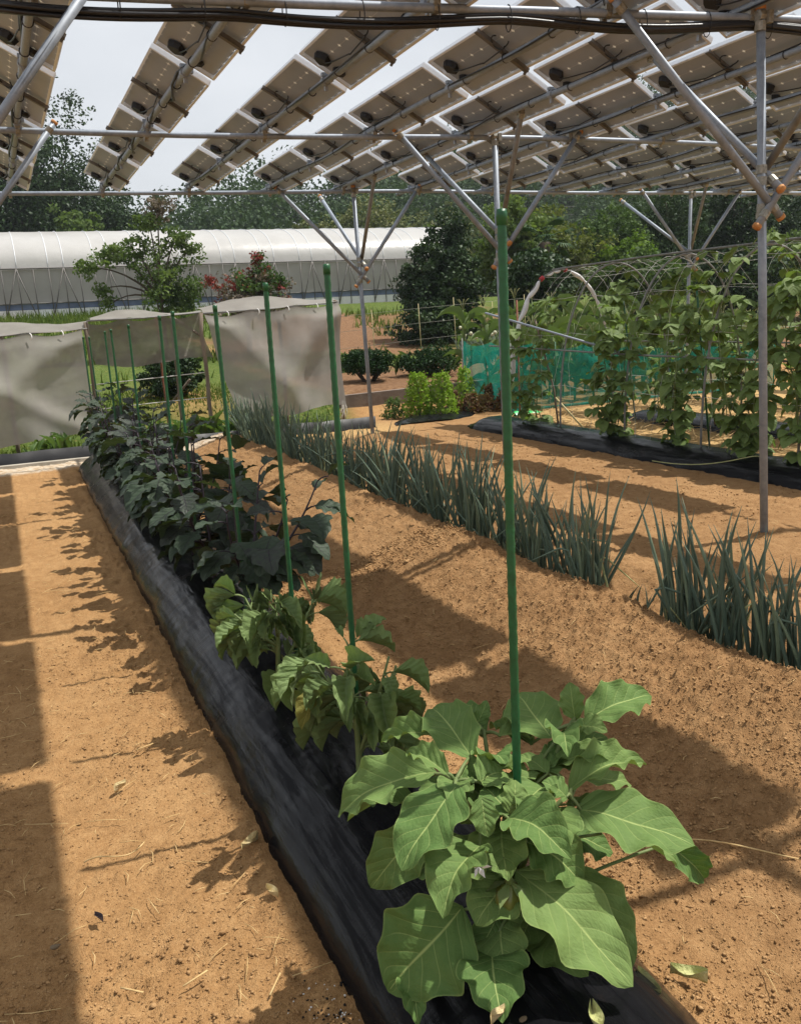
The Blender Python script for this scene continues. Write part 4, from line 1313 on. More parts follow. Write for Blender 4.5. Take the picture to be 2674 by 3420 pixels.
# ================================================================ NET ENCLOSURE AND GARDEN BEHIND
def wavy(n, seed, a):
    return a * (fbm(np.linspace(0, 6, n), np.zeros(n), seed, 3) - 0.5)


def bilerp(a, b, c, d, u, v):
    """corners a (u0 v0), b (u1 v0), c (u1 v1), d (u0 v1)"""
    a, b, c, d = (np.asarray(q, float) for q in (a, b, c, d))
    u = u[..., None]; v = v[..., None]
    return (a * (1 - u) + b * u) * (1 - v) + (d * (1 - u) + c * u) * v


def sheet(corners, nu, nv, folds, seed, depth=0.011, sagz=0.05):
    u, v = np.meshgrid(np.linspace(0, 1, nu), np.linspace(0, 1, nv))
    P = bilerp(*corners, u, v)
    D = np.zeros_like(u)
    for (ux, slope, amp, wid) in folds:                 # diagonal drapes starting at hooks on the rail
        D += amp * np.exp(-((u - ux - slope * v) / wid) ** 2) * smooth(0, 0.12, v)
    D = D * 0.80 + depth * (fbm(u * 6 + v * 2, v * 4, seed, 4) - 0.5) * smooth(0, 0.2, v)
    D += 0.16 * v                                          # foot tilted forward, shaped so the sun catches the cloth
    for q, uh in enumerate((0.04, 0.27, 0.5, 0.73, 0.96)):       # pleats that fan out from the ties
        th_ = np.arctan2(u - uh, v * 0.75 + 0.03)
        D += 0.005 * np.sin(th_ * (7 + q % 3) + seed + q) * np.exp(-(((u - uh) / 0.30) ** 2)) * smooth(0, 0.25, v) * (1 - 0.6 * v)
    D += 0.004 * np.exp(-((v - 0.42 - 0.05 * np.sin(u * 7 + seed)) / 0.012) ** 2) + 0.003 * np.exp(-((v - 0.68 + 0.04 * np.sin(u * 5 + seed)) / 0.012) ** 2)
    P[..., 1] -= D
    P[..., 2] += v ** 3 * (0.05 * np.sin(u * 6 + seed) + 0.06 * (fbm(u * 4, u * 0 + 3, seed + 8, 3) - 0.5))
    P[..., 0] += 0.03 * np.sin(v * 5 + seed) * v * (np.abs(u - 0.5) * 2) ** 3
    P[..., 2] -= sagz * np.abs(np.sin(u * math.pi * 3)) * (1 - v) + sagz * 0.5 * (fbm(u * 4, u * 0, seed + 2, 2) - 0.5)
    return P


# hanging nets: vertical face, then a flap turned back over the rail
def shade(label, face, flap, folds, seed, mat='shade_net'):
    t = thing('shade_net', tuple(np.asarray(face[3])), label, 'net')
    MB().grid(sheet(face, 60, 44, folds, seed)).build('hanging_sheet', MATS[mat], t)
    if flap: MB().grid(sheet(flap, 50, 10, [], seed + 3, 0.03, 0.02)).build('top_flap', MATS['shade_net'], t)
    return t


shade('grey shade net hanging in drapes beside the dark eggplants', ((-0.9, 11.45, 1.44), (0.98, 11.4, 1.47), (1.02, 11.4, 0.18), (-1.0, 11.4, 0.22)),
      ((-0.9, 11.445, 1.445), (0.98, 11.395, 1.475), (1.12, 11.75, 1.60), (-0.9, 12.2, 1.60)),
      [(0.15, 0.5, 0.10, 0.16), (0.95, -0.9, 0.13, 0.15), (0.55, 0.1, 0.04, 0.13), (0.05, 0.9, 0.07, 0.10)], 3)
shade('dark half raised shade net over the opening between the two hanging nets', ((1.02, 11.72, 1.56), (2.45, 11.62, 1.60), (2.5, 11.6, 1.0), (1.08, 11.72, 1.04)),
      ((1.10, 11.45, 1.57), (2.45, 11.42, 1.61), (2.45, 11.9, 1.66), (1.10, 11.9, 1.62)), [(0.3, 0.3, 0.06, 0.12), (0.8, -0.4, 0.07, 0.12)], 9, 'shade_net_dark')
shade('grey shade net hanging beside the braced post, gathered at its lower left', ((2.47, 11.42, 1.58), (4.27, 11.38, 1.66), (4.20, 11.38, 0.26), (2.72, 11.4, 0.30)),
      ((2.47, 11.415, 1.585), (4.27, 11.375, 1.665), (4.27, 12.0, 1.76), (2.47, 12.0, 1.70)),
      [(0.05, 0.55, 0.12, 0.15), (0.98, -0.75, 0.17, 0.16), (0.6, -0.1, 0.05, 0.13), (0.88, -0.15, 0.05, 0.08)], 15)

# frame of the enclosure
FR = [(1.05, 11.45, 1.55, 'weathered wooden post at the edge of the left hanging net'), (2.42, 11.40, 1.60, 'weathered wooden post where the right net begins'),
      (2.16, 12.0, 1.62, 'thin wooden post in the net opening'), (2.02, 12.3, 1.60, 'slim rusty post in the net opening'), (4.24, 11.42, 1.68, 'wooden corner post of the right hanging net'),
      (3.55, 11.75, 1.6, 'wooden post behind the right hanging net'), (0.1, 11.8, 1.5, 'wooden post behind the left hanging net')]
for x_, y_, z_, lab in FR:
    m = MB(); zz = np.linspace(-0.1, z_, 7)
    m.tube(np.stack([x_ + wavy(7, int(x_ * 10), 0.03), y_ + 0 * zz, zz], 1), 0.026 if 'slim' not in lab else 0.013, 8)
    tag(m.build('net_post', MATS['grey_wood' if 'slim' not in lab else 'rusty_stake']), lab, 'post')
for a, b, lab in (((-0.95, 11.46, 1.435), (1.05, 11.43, 1.475), 'thin rail carrying the left hanging net'), ((1.05, 11.43, 1.565), (2.42, 11.42, 1.60), 'thin rail over the net opening'), ((2.42, 11.43, 1.585), (4.28, 11.40, 1.655), 'thin rail carrying the right hanging net')):
    tag(MB().tube([a, tuple((np.array(a) + b) / 2 - [0, 0, 0.015]), b], 0.011, 7).build('net_rail', MATS['galvanised_dull']), lab, 'rail')
for a, b, lab in (((2.02, 12.3, 0.35), (2.30, 11.9, 0.75), 'diagonal wooden strut in the net opening'), ((2.16, 12.0, 1.58), (2.42, 11.42, 1.30), 'short diagonal batten under the opening roof')):
    tag(MB().tube([a, b], 0.016, 6).build('wooden_strut', MATS['grey_wood']), lab, 'strut')
for zz, lab in ((0.80, 'white cord across the net opening at waist height'), (0.48, 'white cord across the net opening near the ground')):
    tag(MB().tube([(1.05, 12.0, zz - 0.03), (1.8, 11.95, zz), (2.45, 11.45, zz + 0.05)], 0.006, 5).build('cord', MATS['rope_white']), lab, 'cord')
knot = MB()
for j in range(9):
    a = j * 0.7
    knot.tube(bezier((4.22, 11.33, 0.34), (4.22 + 0.06 * math.cos(a), 11.28, 0.27 + 0.04 * math.sin(a * 2)), (4.20 + 0.05 * math.cos(a * 1.7), 11.30, 0.13 + 0.05 * math.sin(a)), 6), 0.005, 4)
tag(knot.build('rope_tuft', MATS['rope_white']), 'frayed white rope tuft at the foot of the corner post', 'rope')
for i, (x_, z_, h0) in enumerate(((-0.35, 1.445, 0), (0.05, 1.45, 0), (0.4, 1.455, 0), (0.75, 1.465, 0), (2.75, 1.60, 1), (3.15, 1.615, 1), (3.55, 1.63, 1), (3.95, 1.645, 1))):
    tag(MB().tube(bezier((x_, 11.37, z_), (x_ + 0.03, 11.33, z_ - 0.03), (x_ + 0.005, 11.34, z_ - 0.075), 5), 0.007, 5).build('net_tie', MATS['rope_white']),
        'white cord tie on the rail of the %s hanging net' % ('right' if h0 else 'left'), 'cord', 'net ties of the %s net' % ('right' if h0 else 'left'))

# low black edging boards
for a, b, lab in (((-0.9, 10.76), (1.0, 10.68), 'low black plastic edging board in front of the left hanging net'), ((1.05, 10.72), (2.6, 10.66), 'low black plastic edging board behind the end of the mulch row'),
                  ((2.9, 10.80), (4.42, 10.66), 'low black plastic edging board beside the braced post')):
    xx = np.linspace(a[0], b[0], 26); yy = np.linspace(a[1], b[1], 26) + wavy(26, 6, 0.10)
    P = np.zeros((4, 26, 3)); 
    for q, (dz, dyy) in enumerate(((-0.03, 0), (0.155, 0), (0.155, 0.012), (-0.03, 0.012))):
        P[q, :, 0] = xx; P[q, :, 1] = yy + dyy; P[q, :, 2] = dz + wavy(26, 8, 0.02)
    tag(MB().grid(P).build('edging_board', MATS['edging_black']), lab, 'edging')
# concrete kerb strip on the ground
P = np.zeros((4, 30, 3)); xx = np.linspace(-1.0, 1.9, 30)
for q, (dyy, dz) in enumerate(((10.56, -0.02), (10.565, 0.035), (10.66, 0.035), (10.665, -0.02))):
    P[q, :, 0] = xx; P[q, :, 1] = dyy - 0.03 * xx + wavy(30, 3, 0.02); P[q, :, 2] = dz
tag(MB().grid(P).build('kerb_strip', MATS['concrete'], None, False), 'pale concrete kerb strip in front of the black edging', 'kerb')
# retaining wall of the terrace
rw = MB()
xx = np.linspace(4.62, 8.2, 30); P = np.zeros((4, 30, 3))
for q, (yy, zz) in enumerate(((12.5, -0.05), (12.5, 0.30), (12.62, 0.30), (12.62, -0.05))):
    P[q, :, 0] = xx; P[q, :, 1] = yy; P[q, :, 2] = zz + 0.02 * (xx - 4.6) * (1 if zz > 0 else 0)
rw.grid(P); rw.add([P[0, 0], P[1, 0], P[2, 0], P[3, 0]], [(0, 1, 2, 3)])
tag(rw.build('retaining_wall', MATS['wall_concrete'], None, False), 'low stained concrete retaining wall below the two round bushes', 'wall')

# ---------------------------------------------------------------- clipped bushes on the terrace


def bush(x, y, r_, h, zlow, mat, seed, label, stems=9, leaf=0.045, group=None, n=150):
    zb = gz1(x, y)
    t = thing('clipped_bush', (x, y, zb), label, 'bush', group)
    m = MB(); rr_ = np.random.default_rng(seed)
    for i in range(stems):
        a = i / stems * 6.28 + rr_.uniform(-0.2, 0.2)
        e = (x + math.cos(a) * r_ * 0.7, y + math.sin(a) * r_ * 0.7, zb + zlow + h * 0.3)
        m.tube(bezier((x + 0.06 * math.cos(a), y + 0.06 * math.sin(a), zb - 0.03), (x + r_ * 0.4 * math.cos(a), y + r_ * 0.4 * math.sin(a), zb + zlow * 0.6), e, 6), np.linspace(0.02, 0.008, 6), 5)
    m.build('trunk', MATS['bark'], t)
    crown('crown', (x, y, zb + zlow + h * 0.42), (r_, r_, h * 0.55), n, 44, r_ * 0.20, leaf, mat, seed, t, shell=0.33, lumpy=0.07)
    return t


bush(5.72, 14.0, 0.44, 0.42, 0.16, 'fol_pine', 51, 'round dark green clipped bush with bare stems showing under it')
bush(6.95, 14.1, 0.55, 0.46, 0.05, 'fol_pine', 53, 'wide dark green clipped bush with tall grass growing through it')
bush(2.45, 14.0, 0.50, 0.75, 0.02, 'fol_dark', 55, 'dark leafy shrub seen through the net opening', 6, 0.06)

# ---------------------------------------------------------------- bolted lettuces


def frilly(x, y, h, r0, mat, seed, label, n, size, group=None, name='lettuce_plant'):
    rr_ = np.random.default_rng(seed)
    zb = gz1(x, y)
    t = thing(name, (x, y, zb), label, 'lettuce', group)
    MB().tube([(x, y, zb - 0.02), (x, y, zb + h * 0.9)], [0.02, 0.008], 6).build('stem', MATS['stem_green'], t)
    q = rr_.uniform(0, 1, n)
    a = rr_.uniform(0, 6.28, n)
    rad = r0 * (1.0 - 0.62 * q ** 1.6) * rr_.uniform(0.45, 1.0, n) ** 0.5 * (1 + 0.15 * np.sin(a * 3 + seed))
    C = np.stack([x + rad * np.cos(a), y + rad * np.sin(a), zb + 0.02 + q * h], 1)
    O = np.stack([np.cos(a), np.sin(a), 0.6 + 0 * a], 1)
    V1 = leaf_quads(C, size, 0.2, 0.9, O * 1.2, rr_)
    C2 = np.repeat(C, 3, 0) + rr_.normal(size=(n * 3, 3)) * size * 0.42
    V2 = leaf_quads(C2, size * 0.55, 0.2, 0.8, np.repeat(O, 3, 0), rr_)
    quads('leaves', np.concatenate([V1, V2]), n * 4, MATS[mat], t)
    return t


frilly(5.36, 11.32, 0.60, 0.25, 'fol_lettuce', 61, 'tall bolted bright green lettuce, squat column beside its twin', 420, 0.055)
frilly(5.66, 11.18, 0.58, 0.24, 'fol_lettuce', 63, 'tall bolted bright green lettuce column next to the pink rooted leaves', 420, 0.055)
frilly(6.33, 11.75, 0.60, 0.17, 'fol_lettuce', 65, 'slender bolted bright green lettuce beside the teal net corner', 330, 0.05)
frilly(5.05, 11.5, 0.26, 0.16, 'fol_light', 67, 'low green lettuce at the end of the lettuce film', 130, 0.06)
for i, (x_, y_, h_, r_) in enumerate(((5.95, 11.45, 0.32, 0.15), (6.15, 11.2, 0.26, 0.17), (6.4, 11.3, 0.22, 0.17), (6.62, 11.1, 0.28, 0.14), (5.55, 11.7, 0.38, 0.16), (6.62, 11.5, 0.34, 0.12), (6.85, 11.15, 0.24, 0.15))):
    frilly(x_, y_, h_, r_, 'fol_redlettuce', 70 + i, 'low red leaved lettuce between the green lettuces and the teal net', 140, 0.06, 'red lettuces on the low film')

# ---------------------------------------------------------------- trees and shrubs at middle distance
def shrubby(name, x, y, zc, rad, mat, seed, label, cat='tree', nclump=150, per=46, cl=0.24, leaf=0.085, r0=0.07, group=None, **kw):
    zb = gz1(x, y)
    return tree(name, (x, y, zb - 0.05), (x, y, zc), rad, nclump, per, cl, leaf, mat, r0, seed, label, cat, group, 6, **kw)


t = shrubby('camellia_tree', 10.2, 20.0, 2.02, (0.92, 0.95, 1.42), 'fol_dark', 401, 'dense dark glossy evergreen tree standing between the polytunnel and the beans', nclump=420, per=56, cl=0.22, leaf=0.10, lumpy=0.16)
crown('low_crown', (9.6, 19.4, 1.2), (0.78, 0.7, 0.60), 120, 46, 0.22, 0.095, 'fol_dark', 402, t)
crown('top_crown', (10.7, 20.2, 3.15), (0.50, 0.6, 0.75), 110, 46, 0.22, 0.095, 'fol_dark', 403, t)
crown('sprig', (9.95, 18.6, 1.25), (0.22, 0.2, 0.5), 14, 26, 0.13, 0.09, 'fol_bright', 404, t)
# slender light tree over the nets, arching to one side
t = shrubby('light_leaved_tree', 3.45, 20.0, 2.55, (0.62, 0.62, 1.0), 'fol_light', 411, 'light leaved young tree arching sideways in front of the polytunnel', nclump=60, per=40, cl=0.20, leaf=0.085, r0=0.05, lumpy=0.2)
for i, (dx_, dz_, rr_, nn) in enumerate(((-0.55, 0.55, 0.42, 26), (-1.0, 0.42, 0.36, 22), (-1.45, 0.2, 0.26, 15), (0.45, 0.75, 0.36, 24), (-0.1, 1.1, 0.34, 18), (0.75, 0.5, 0.26, 12), (-1.25, -0.25, 0.16, 8), (-1.1, -0.55, 0.13, 6))):
    crown('bough', (3.45 + dx_, 20.0, 2.55 + dz_), (rr_ * 0.92, rr_, rr_ * 0.8), nn, 30, 0.15, 0.08, 'fol_light', 412 + i, t)
    MB().tube(bezier((3.45, 20, 2.0), (3.45 + dx_ * 0.5, 20, 2.7 + dz_ * 0.6), (3.45 + dx_, 20, 2.55 + dz_), 7), np.linspace(0.03, 0.008, 7), 5).build('limb', MATS['bark'], t)
crown('dry_top', (3.58, 20.0, 3.95), (0.32, 0.3, 0.34), 26, 30, 0.13, 0.07, 'fol_brown', 425, t)
crown('inner_foliage', (3.75, 20.1, 2.2), (0.62, 0.55, 0.62), 60, 44, 0.18, 0.075, 'fol_mid', 426, t)
MB().tube(bezier((3.45, 20, 2.4), (3.5, 20, 3.2), (3.58, 20, 4.15), 7), np.linspace(0.03, 0.008, 7), 5).build('leader', MATS['bark'], t)
# red tipped shrub
t = shrubby('red_tipped_shrub', 5.15, 19.5, 2.0, (0.95, 0.6, 0.55), 'fol_brown', 431, 'bushy shrub with bright red new leaves above the shade nets', 'shrub', 70, 40, 0.2, 0.08)
crown('green_leaves', (5.45, 19.5, 2.2), (0.6, 0.5, 0.55), 90, 40, 0.17, 0.08, 'fol_mid', 432, t)
for i, (dx_, dz_, rr_) in enumerate(((0.25, 0.62, 0.20), (0.35, 0.85, 0.12), (0.5, 0.45, 0.2), (0.75, 0.2, 0.18), (-0.55, 0.2, 0.18), (-0.75, 0.35, 0.14), (0.05, 0.4, 0.2), (0.85, -0.1, 0.14), (-0.3, 0.3, 0.14))):
    crown('red_tips', (5.15 + dx_, 19.4, 2.0 + dz_), (rr_, rr_, rr_ * 1.1), 9, 13, 0.10, 0.075, 'fol_redtip', 433 + i, t)

RT = [  # right hand trees: x, y, crown centre z, radii, material, label
    (12.9, 21.0, 3.0, (1.0, 1.0, 1.25), 'fol_light', 'light green tree with fine leaves above the teal net'),
    (14.6, 22.0, 2.7, (1.5, 1.4, 1.45), 'fol_olive', 'broad olive green tree with yellowish leaves behind the climbing beans'),
    (17.4, 22.5, 3.0, (1.25, 1.2, 1.35), 'fol_mid', 'dark leafy tree between the olive tree and the far braced post'),
    (16.4, 20.6, 2.2, (0.9, 0.9, 1.0), 'fol_bright', 'bright green rounded tree behind the climbing beans'),
    (19.8, 23.0, 3.6, (1.6, 1.5, 2.1), 'fol_deep', 'tall deep green conifer like tree behind the far braced post'),
    (22.6, 23.0, 3.8, (1.7, 1.6, 2.3), 'fol_dark', 'tall dark evergreen tree beyond the far braced post'),
    (25.8, 24.0, 3.9, (1.9, 1.8, 2.4), 'fol_dark', 'tall dark evergreen tree beside the yellow green clipped shrub'),
    (12.0, 18.5, 1.85, (0.85, 0.8, 0.95), 'fol_dark', 'dark glossy shrub behind the white wrapped hoop'),
    (15.2, 18.6, 1.9, (1.3, 1.0, 0.8), 'fol_mid', 'low leafy tree with pale glossy leaves behind the bean tunnel'),
    (18.4, 18.2, 1.9, (1.3, 1.0, 0.9), 'fol_dark', 'dark hedge tree with glossy leaves behind the bean tunnel'),
    (21.4, 18.8, 2.2, (1.4, 1.1, 1.0), 'fol_light', 'pale leaved shrub tree beside the right trees'),
    (29.0, 30.0, 5.5, (2.6, 2.4, 3.6), 'fol_deep', 'very tall deep green tree rising under the far panels')]
for i, (x_, y_, zc, rad, m, lab) in enumerate(RT):
    shrubby('garden_tree', x_, y_, zc, rad, m, 450 + i, lab, nclump=int(110 + 110 * rad[0]), per=48, cl=0.20 * rad[0] ** 0.5 + 0.06, leaf=0.12, r0=0.09, lumpy=0.25)
for i, (x_, y_, zc, rad, lab) in enumerate(((18.2, 19.0, 1.95, (1.05, 0.9, 0.5), 'yellow green clipped shrub behind the bean tunnel'), (22.2, 19.6, 2.05, (1.0, 0.9, 0.85), 'tall yellow green clipped shrub behind the near braced post'))):
    shrubby('clipped_shrub', x_, y_, zc, rad, 'fol_lime', 480 + i, lab, 'shrub', 120, 40, 0.17, 0.075, shell=0.3, lumpy=0.08)
# palm with a shaggy trunk
t = thing('windmill_palm', (13.25, 20.0, 0.8), 'fan palm with a shaggy dark trunk among the light trees', 'palm')
MB().tube([(13.25, 20.0, 0.7), (13.25, 20, 2.4), (13.27, 20, 3.1)], [0.10, 0.13, 0.16], 9).build('trunk', MATS['bark'], t)
for i in range(16):
    rr_ = np.random.default_rng(500 + i); a = i * 2.4; el = 0.9 - 0.11 * i
    d = np.array([math.cos(a) * math.cos(el), math.sin(a) * math.cos(el), math.sin(el)])
    c_ = np.array([13.27, 20.0, 3.15]); e = c_ + d * 0.5
    m = MB(); m.tube(bezier(c_, c_ + d * 0.3 + [0, 0, 0.08], e, 5), 0.010, 4)
    s_ = np.cross(d, [0, 0, 1.0]); s_ /= np.linalg.norm(s_); u_ = np.cross(s_, d)
    for j in range(13):
        b_ = (j - 6) * 0.21
        v_ = d * math.cos(b_) + s_ * math.sin(b_)
        tip = e + v_ * 0.42 + [0, 0, -0.12]
        w_ = np.cross(v_, u_) * 0.022
        m.add([e, e + v_ * 0.22 + w_, tip, e + v_ * 0.22 - w_], [(0, 1, 2, 3)])
    m.build('frond', MATS['fol_pine'], t, False)

# ---------------------------------------------------------------- flowering onions, corn, broad leaved plants
ball = MB()
th = np.linspace(0, math.pi, 6)
PB = np.zeros((6, 9, 3)); ph9 = np.linspace(0, 6.2832, 9)
for i, a in enumerate(th):
    PB[i, :, 0] = math.sin(a) * np.cos(ph9); PB[i, :, 1] = math.sin(a) * np.sin(ph9); PB[i, :, 2] = math.cos(a)
ball_me = MB().grid(PB * 0.5).mesh('flower_head', MATS['ball_white'])
rr_ = np.random.default_rng(90)
for i in range(38):
    x_ = 8.55 + 0.085 * (i % 19) + rr_.normal() * 0.03; y_ = 15.7 + 0.5 * (i // 19) + rr_.normal() * 0.1; zb = gz1(x_, y_)
    t = thing('flowering_onion', (x_, y_, zb), 'flowering onion with pale round head behind the teal net', 'onion', 'flowering onions behind the teal net')
    hh = rr_.uniform(0.42, 0.72)
    for j in range(4):
        o = bpy.data.objects.new('leaf', BL[(i + j) % 9]); COL.objects.link(o); o.parent = t
        o.rotation_euler = (rr_.normal() * 0.18, rr_.normal() * 0.18, rr_.uniform(0, 6)); o.scale = (hh * 1.2, hh * 1.2, hh * rr_.uniform(0.8, 1.0))
    if i % 3 != 2:
        o = bpy.data.objects.new('flower_stalk', BL[i % 2]); COL.objects.link(o); o.parent = t; o.scale = (0.5, 0.5, hh * 1.05)
        o = bpy.data.objects.new('flower_head', ball_me); COL.objects.link(o); o.parent = t; o.location = (0.02, 0, hh * 1.02); o.scale = (0.07, 0.07, 0.07)

CORN = [leaf_shape('leaf', 'leaf_corn', 600 + i, 0.0, 2, 0.30, 0.5, 0.02, 0, 0.6, 9, 3, 0.4) for i in range(4)]


def corn(x, y, h, seed, proto=[]):
    r_ = np.random.default_rng(seed)
    zb = gz1(x, y)
    t = thing('corn_plant', (x, y, zb), 'young corn plant with arching leaves and pale tassel behind the teal net', 'corn', 'corn plants behind the teal net')
    MB().tube([(x, y, zb - 0.02), (x + 0.01, y, zb + h * 0.55), (x, y, zb + h)], [0.016, 0.012, 0.006], 6).build('stalk', MATS['stem_green'], t)
    for j in range(8):
        a = j * 2.6 + r_.uniform(-0.5, 0.5); z_ = zb + h * (0.12 + 0.095 * j)
        L = r_.uniform(0.35, 0.6)
        put_leaf(CORN[j % 4], (x, y, z_), (x + math.cos(a) * L, y + math.sin(a) * L, z_ + L * r_.uniform(-0.15, 0.45)), 0.075, (0, 0, 1), t)
    m = MB()
    for j in range(7):
        a = j * 0.9; m.tube([(x, y, zb + h * 0.97), (x + 0.05 * math.cos(a), y + 0.05 * math.sin(a), zb + h + 0.10), (x + 0.10 * math.cos(a), y + 0.10 * math.sin(a), zb + h + 0.15)], [0.003, 0.003, 0.002], 4)
    m.build('tassel', MATS['tassel_pale'], t)


for i in range(44):
    row = i // 15
    corn(7.1 + 0.33 * (i % 15) + U(-0.08, 0.08), 11.5 + 0.75 * row + U(-0.1, 0.1), U(1.0, 1.3), 700 + i)

# broad green blades (arrowroot like) growing in front of the nets, and small weeds
def blade_clump(x, y, n_, L0, seed, label, mat='leaf_broad', wd=0.16, group='broad leaved clumps in front of the nets'):
    r_ = np.random.default_rng(seed)
    zb = gz1(x, y)
    t = thing('leafy_clump', (x, y, zb), label, 'plant', group)
    for j in range(n_):
        a = r_.uniform(0, 6.28); L = L0 * r_.uniform(0.6, 1.2)
        b = (x + r_.normal() * 0.05, y + r_.normal() * 0.04, zb + r_.uniform(0, 0.10))
        tp = (b[0] + math.cos(a) * L * 0.6, b[1] + math.sin(a) * L * 0.45, b[2] + L * r_.uniform(0.35, 1.0))
        put_leaf(BLADE[j % 3], b, tp, L * wd * 1.6, (-math.cos(a) * 0.6, -math.sin(a) * 0.6 - 0.3, 1), t)


BLADE = [leaf_shape('leaf', 'leaf_broad', 650 + i, 0.0, 2, 0.14, 0.35, 0.02, 0, 0.75, 8, 3) for i in range(3)]
for i in range(26):
    x_ = (1.15 + i * 0.085) if i < 20 else (0.22 + 0.09 * (i - 20))
    y_ = 11.0 + U(-0.12, 0.15)
    blade_clump(x_, y_, 9 if i < 20 else 7, 0.30 if i < 20 else 0.24, 800 + i, 'clump of long green blades growing along the edging before the net opening' if i < 20 else 'clump of long green blades growing under the left hanging net', group='green blade clumps before the net opening' if i < 20 else 'green blade clumps under the left net')
for i in range(7):
    blade_clump(6.45 + 0.16 * i + U(-0.05, 0.05), 14.35 + U(-0.2, 0.2), 7, 0.42, 850 + i, 'tuft of tall pale grass growing through the wide clipped bush', 'leaf_broad', 0.05, 'grass tufts in the wide bush')
for i in range(6):
    frilly(5.45 + 0.22 * i + U(-0.1, 0.1), 16.0 + U(-0.3, 0.3), 0.32, 0.22, 'weed', 880 + i, 'leafy grey green vegetable behind the round clipped bush', 90, 0.09, 'vegetables behind the round bush', 'vegetable_plant')
# grass: nobody could count it
G = []
rr_ = np.random.default_rng(14)
gxs = np.concatenate([rr_.uniform(-1.2, 4.5, 9000), rr_.uniform(-6, 12, 9000), rr_.uniform(-8, 9.5, 9000)])
gys = np.concatenate([rr_.uniform(11.6, 15.5, 9000), rr_.uniform(16.5, 27, 9000), rr_.uniform(26.5, 29.8, 9000)])
keep = fbm(gxs * 0.5, gys * 0.5, 15, 3) > np.where(gys > 26, 0.25, np.where(gys > 16, 0.50, 0.30))
keep &= ~((np.abs(gxs - 8.3) < 1.8) & (gys > 17) & (gys < 27.5) & (fbm(gxs * 0.6, gys * 0.6, 31, 3) < 0.58))
gxs = gxs[keep]; gys = gys[keep]
gh_ = np.where(gys > 16, rr_.uniform(0.10, 0.30, len(gxs)), rr_.uniform(0.03, 0.09, len(gxs)))
gzs = gz(gxs, gys)
a = rr_.uniform(0, 6.28, len(gxs)); w_ = np.where(gys > 16, 0.022, 0.010)
B0 = np.stack([gxs, gys, gzs - 0.01], 1); side = np.stack([np.cos(a), np.sin(a), 0 * a], 1) * w_[:, None]
lean_ = np.stack([rr_.normal(size=len(a)) * 0.3, rr_.normal(size=len(a)) * 0.3, np.ones(len(a))], 1) * gh_[:, None]
Vg = np.stack([B0 - side, B0 + side, B0 + lean_ + side * 0.15, B0 + lean_ - side * 0.15], 1).reshape(-1, 3)
tag(quads('grass', Vg, len(gxs), MATS['grass_blade']), 'green grass on the lawn behind the nets and on the polytunnel bank', 'grass', kind='stuff')

# bamboo canes and strings of the far vegetable fence
for i, (x_, y_) in enumerate(((7.0, 16.8), (8.05, 16.8), (8.87, 16.8), (9.8, 16.8), (10.6, 16.8))):
    zb = gz1(x_, y_)
    tag(MB().tube([(x_ + 0.03, y_, zb - 0.05), (x_, y_, zb + 1.15 + U(-0.1, 0.15))], [0.008, 0.006], 6).build('bamboo_cane', MATS['bamboo']), 'thin bamboo cane holding strings behind the clipped bushes', 'cane', 'bamboo canes behind the bushes')
for i, zz in enumerate((0.42, 0.75, 1.05)):
    tag(MB().tube([(5.2, 16.78, 0.50 + zz - 0.12), (8.05, 16.78, 0.52 + zz), (10.6, 16.78, 0.52 + zz + 0.10)], 0.003, 5).build('string', MATS['string_dull']), ('lowest', 'middle', 'top')[i] + ' pale string stretched between the bamboo canes', 'string')

# ================================================================ TEAL NET, BEAN TUNNEL
tn = thing('teal_net', (6.54, 10.75, 0), 'teal mesh net fence stretched round the corn behind the beans', 'net')
cor = [(6.78, 12.6), (6.54, 10.75), (7.9, 10.7), (9.3, 10.6), (11.2, 10.45)]
tops = [0.98, 0.97, 0.86, 0.80, 0.72]
seg = np.linspace(0, 4, 120); nv = 16
cxs = np.interp(seg, range(5), [c[0] for c in cor]); cys = np.interp(seg, range(5), [c[1] for c in cor]); ctp = np.interp(seg, range(5), tops)
P = np.zeros((nv, 120, 3))
for i in range(nv):
    v = i / (nv - 1)
    P[i, :, 0] = cxs + 0.05 * (fbm(seg * 3, seg * 0 + v * 3, 5, 3) - 0.5); P[i, :, 1] = cys + 0.12 * (fbm(seg * 4, seg * 0 + v * 3 + 7, 6, 3) - 0.5)
    P[i, :, 2] = 0.01 + v * (ctp - 0.07 * np.abs(np.sin(seg * 5.0)))
MB().grid(P).build('mesh_sheet', MATS['teal_net'], tn)
e0 = MB().tube(np.stack([cxs, cys - 0.01, ctp * 0 + 0.03], 1), 0.022, 6).build('hem', MATS['teal_net'], tn)
for c, h_ in zip(cor + [(8.6, 10.65), (7.25, 10.7)], tops + [0.85, 0.9]):
    MB().tube([(c[0], c[1], -0.1), (c[0], c[1], h_ + 0.05)], 0.010, 6).build('stake', MATS['stake_green' if c[0] > 6.9 else 'galvanised_dull'], tn)
tag(MB().tube([(6.58, 10.6, -0.05), (6.57, 10.6, 1.55)], 0.012, 6).build('rusty_rod', MATS['rusty_stake']), 'upright rusty rod at the corner of the teal net', 'rod')

# hoops of the bean tunnel
def hoop_pts(yc, n_=26, xc=6.30, w=0.76, h_=1.86):
    a = np.linspace(0, math.pi, n_)
    return np.stack([xc - w * np.cos(a) * (1 + 0.04 * np.sin(a)), yc + 0 * a, -0.05 + (h_ + 0.05) * np.sin(a) ** 0.78], 1)


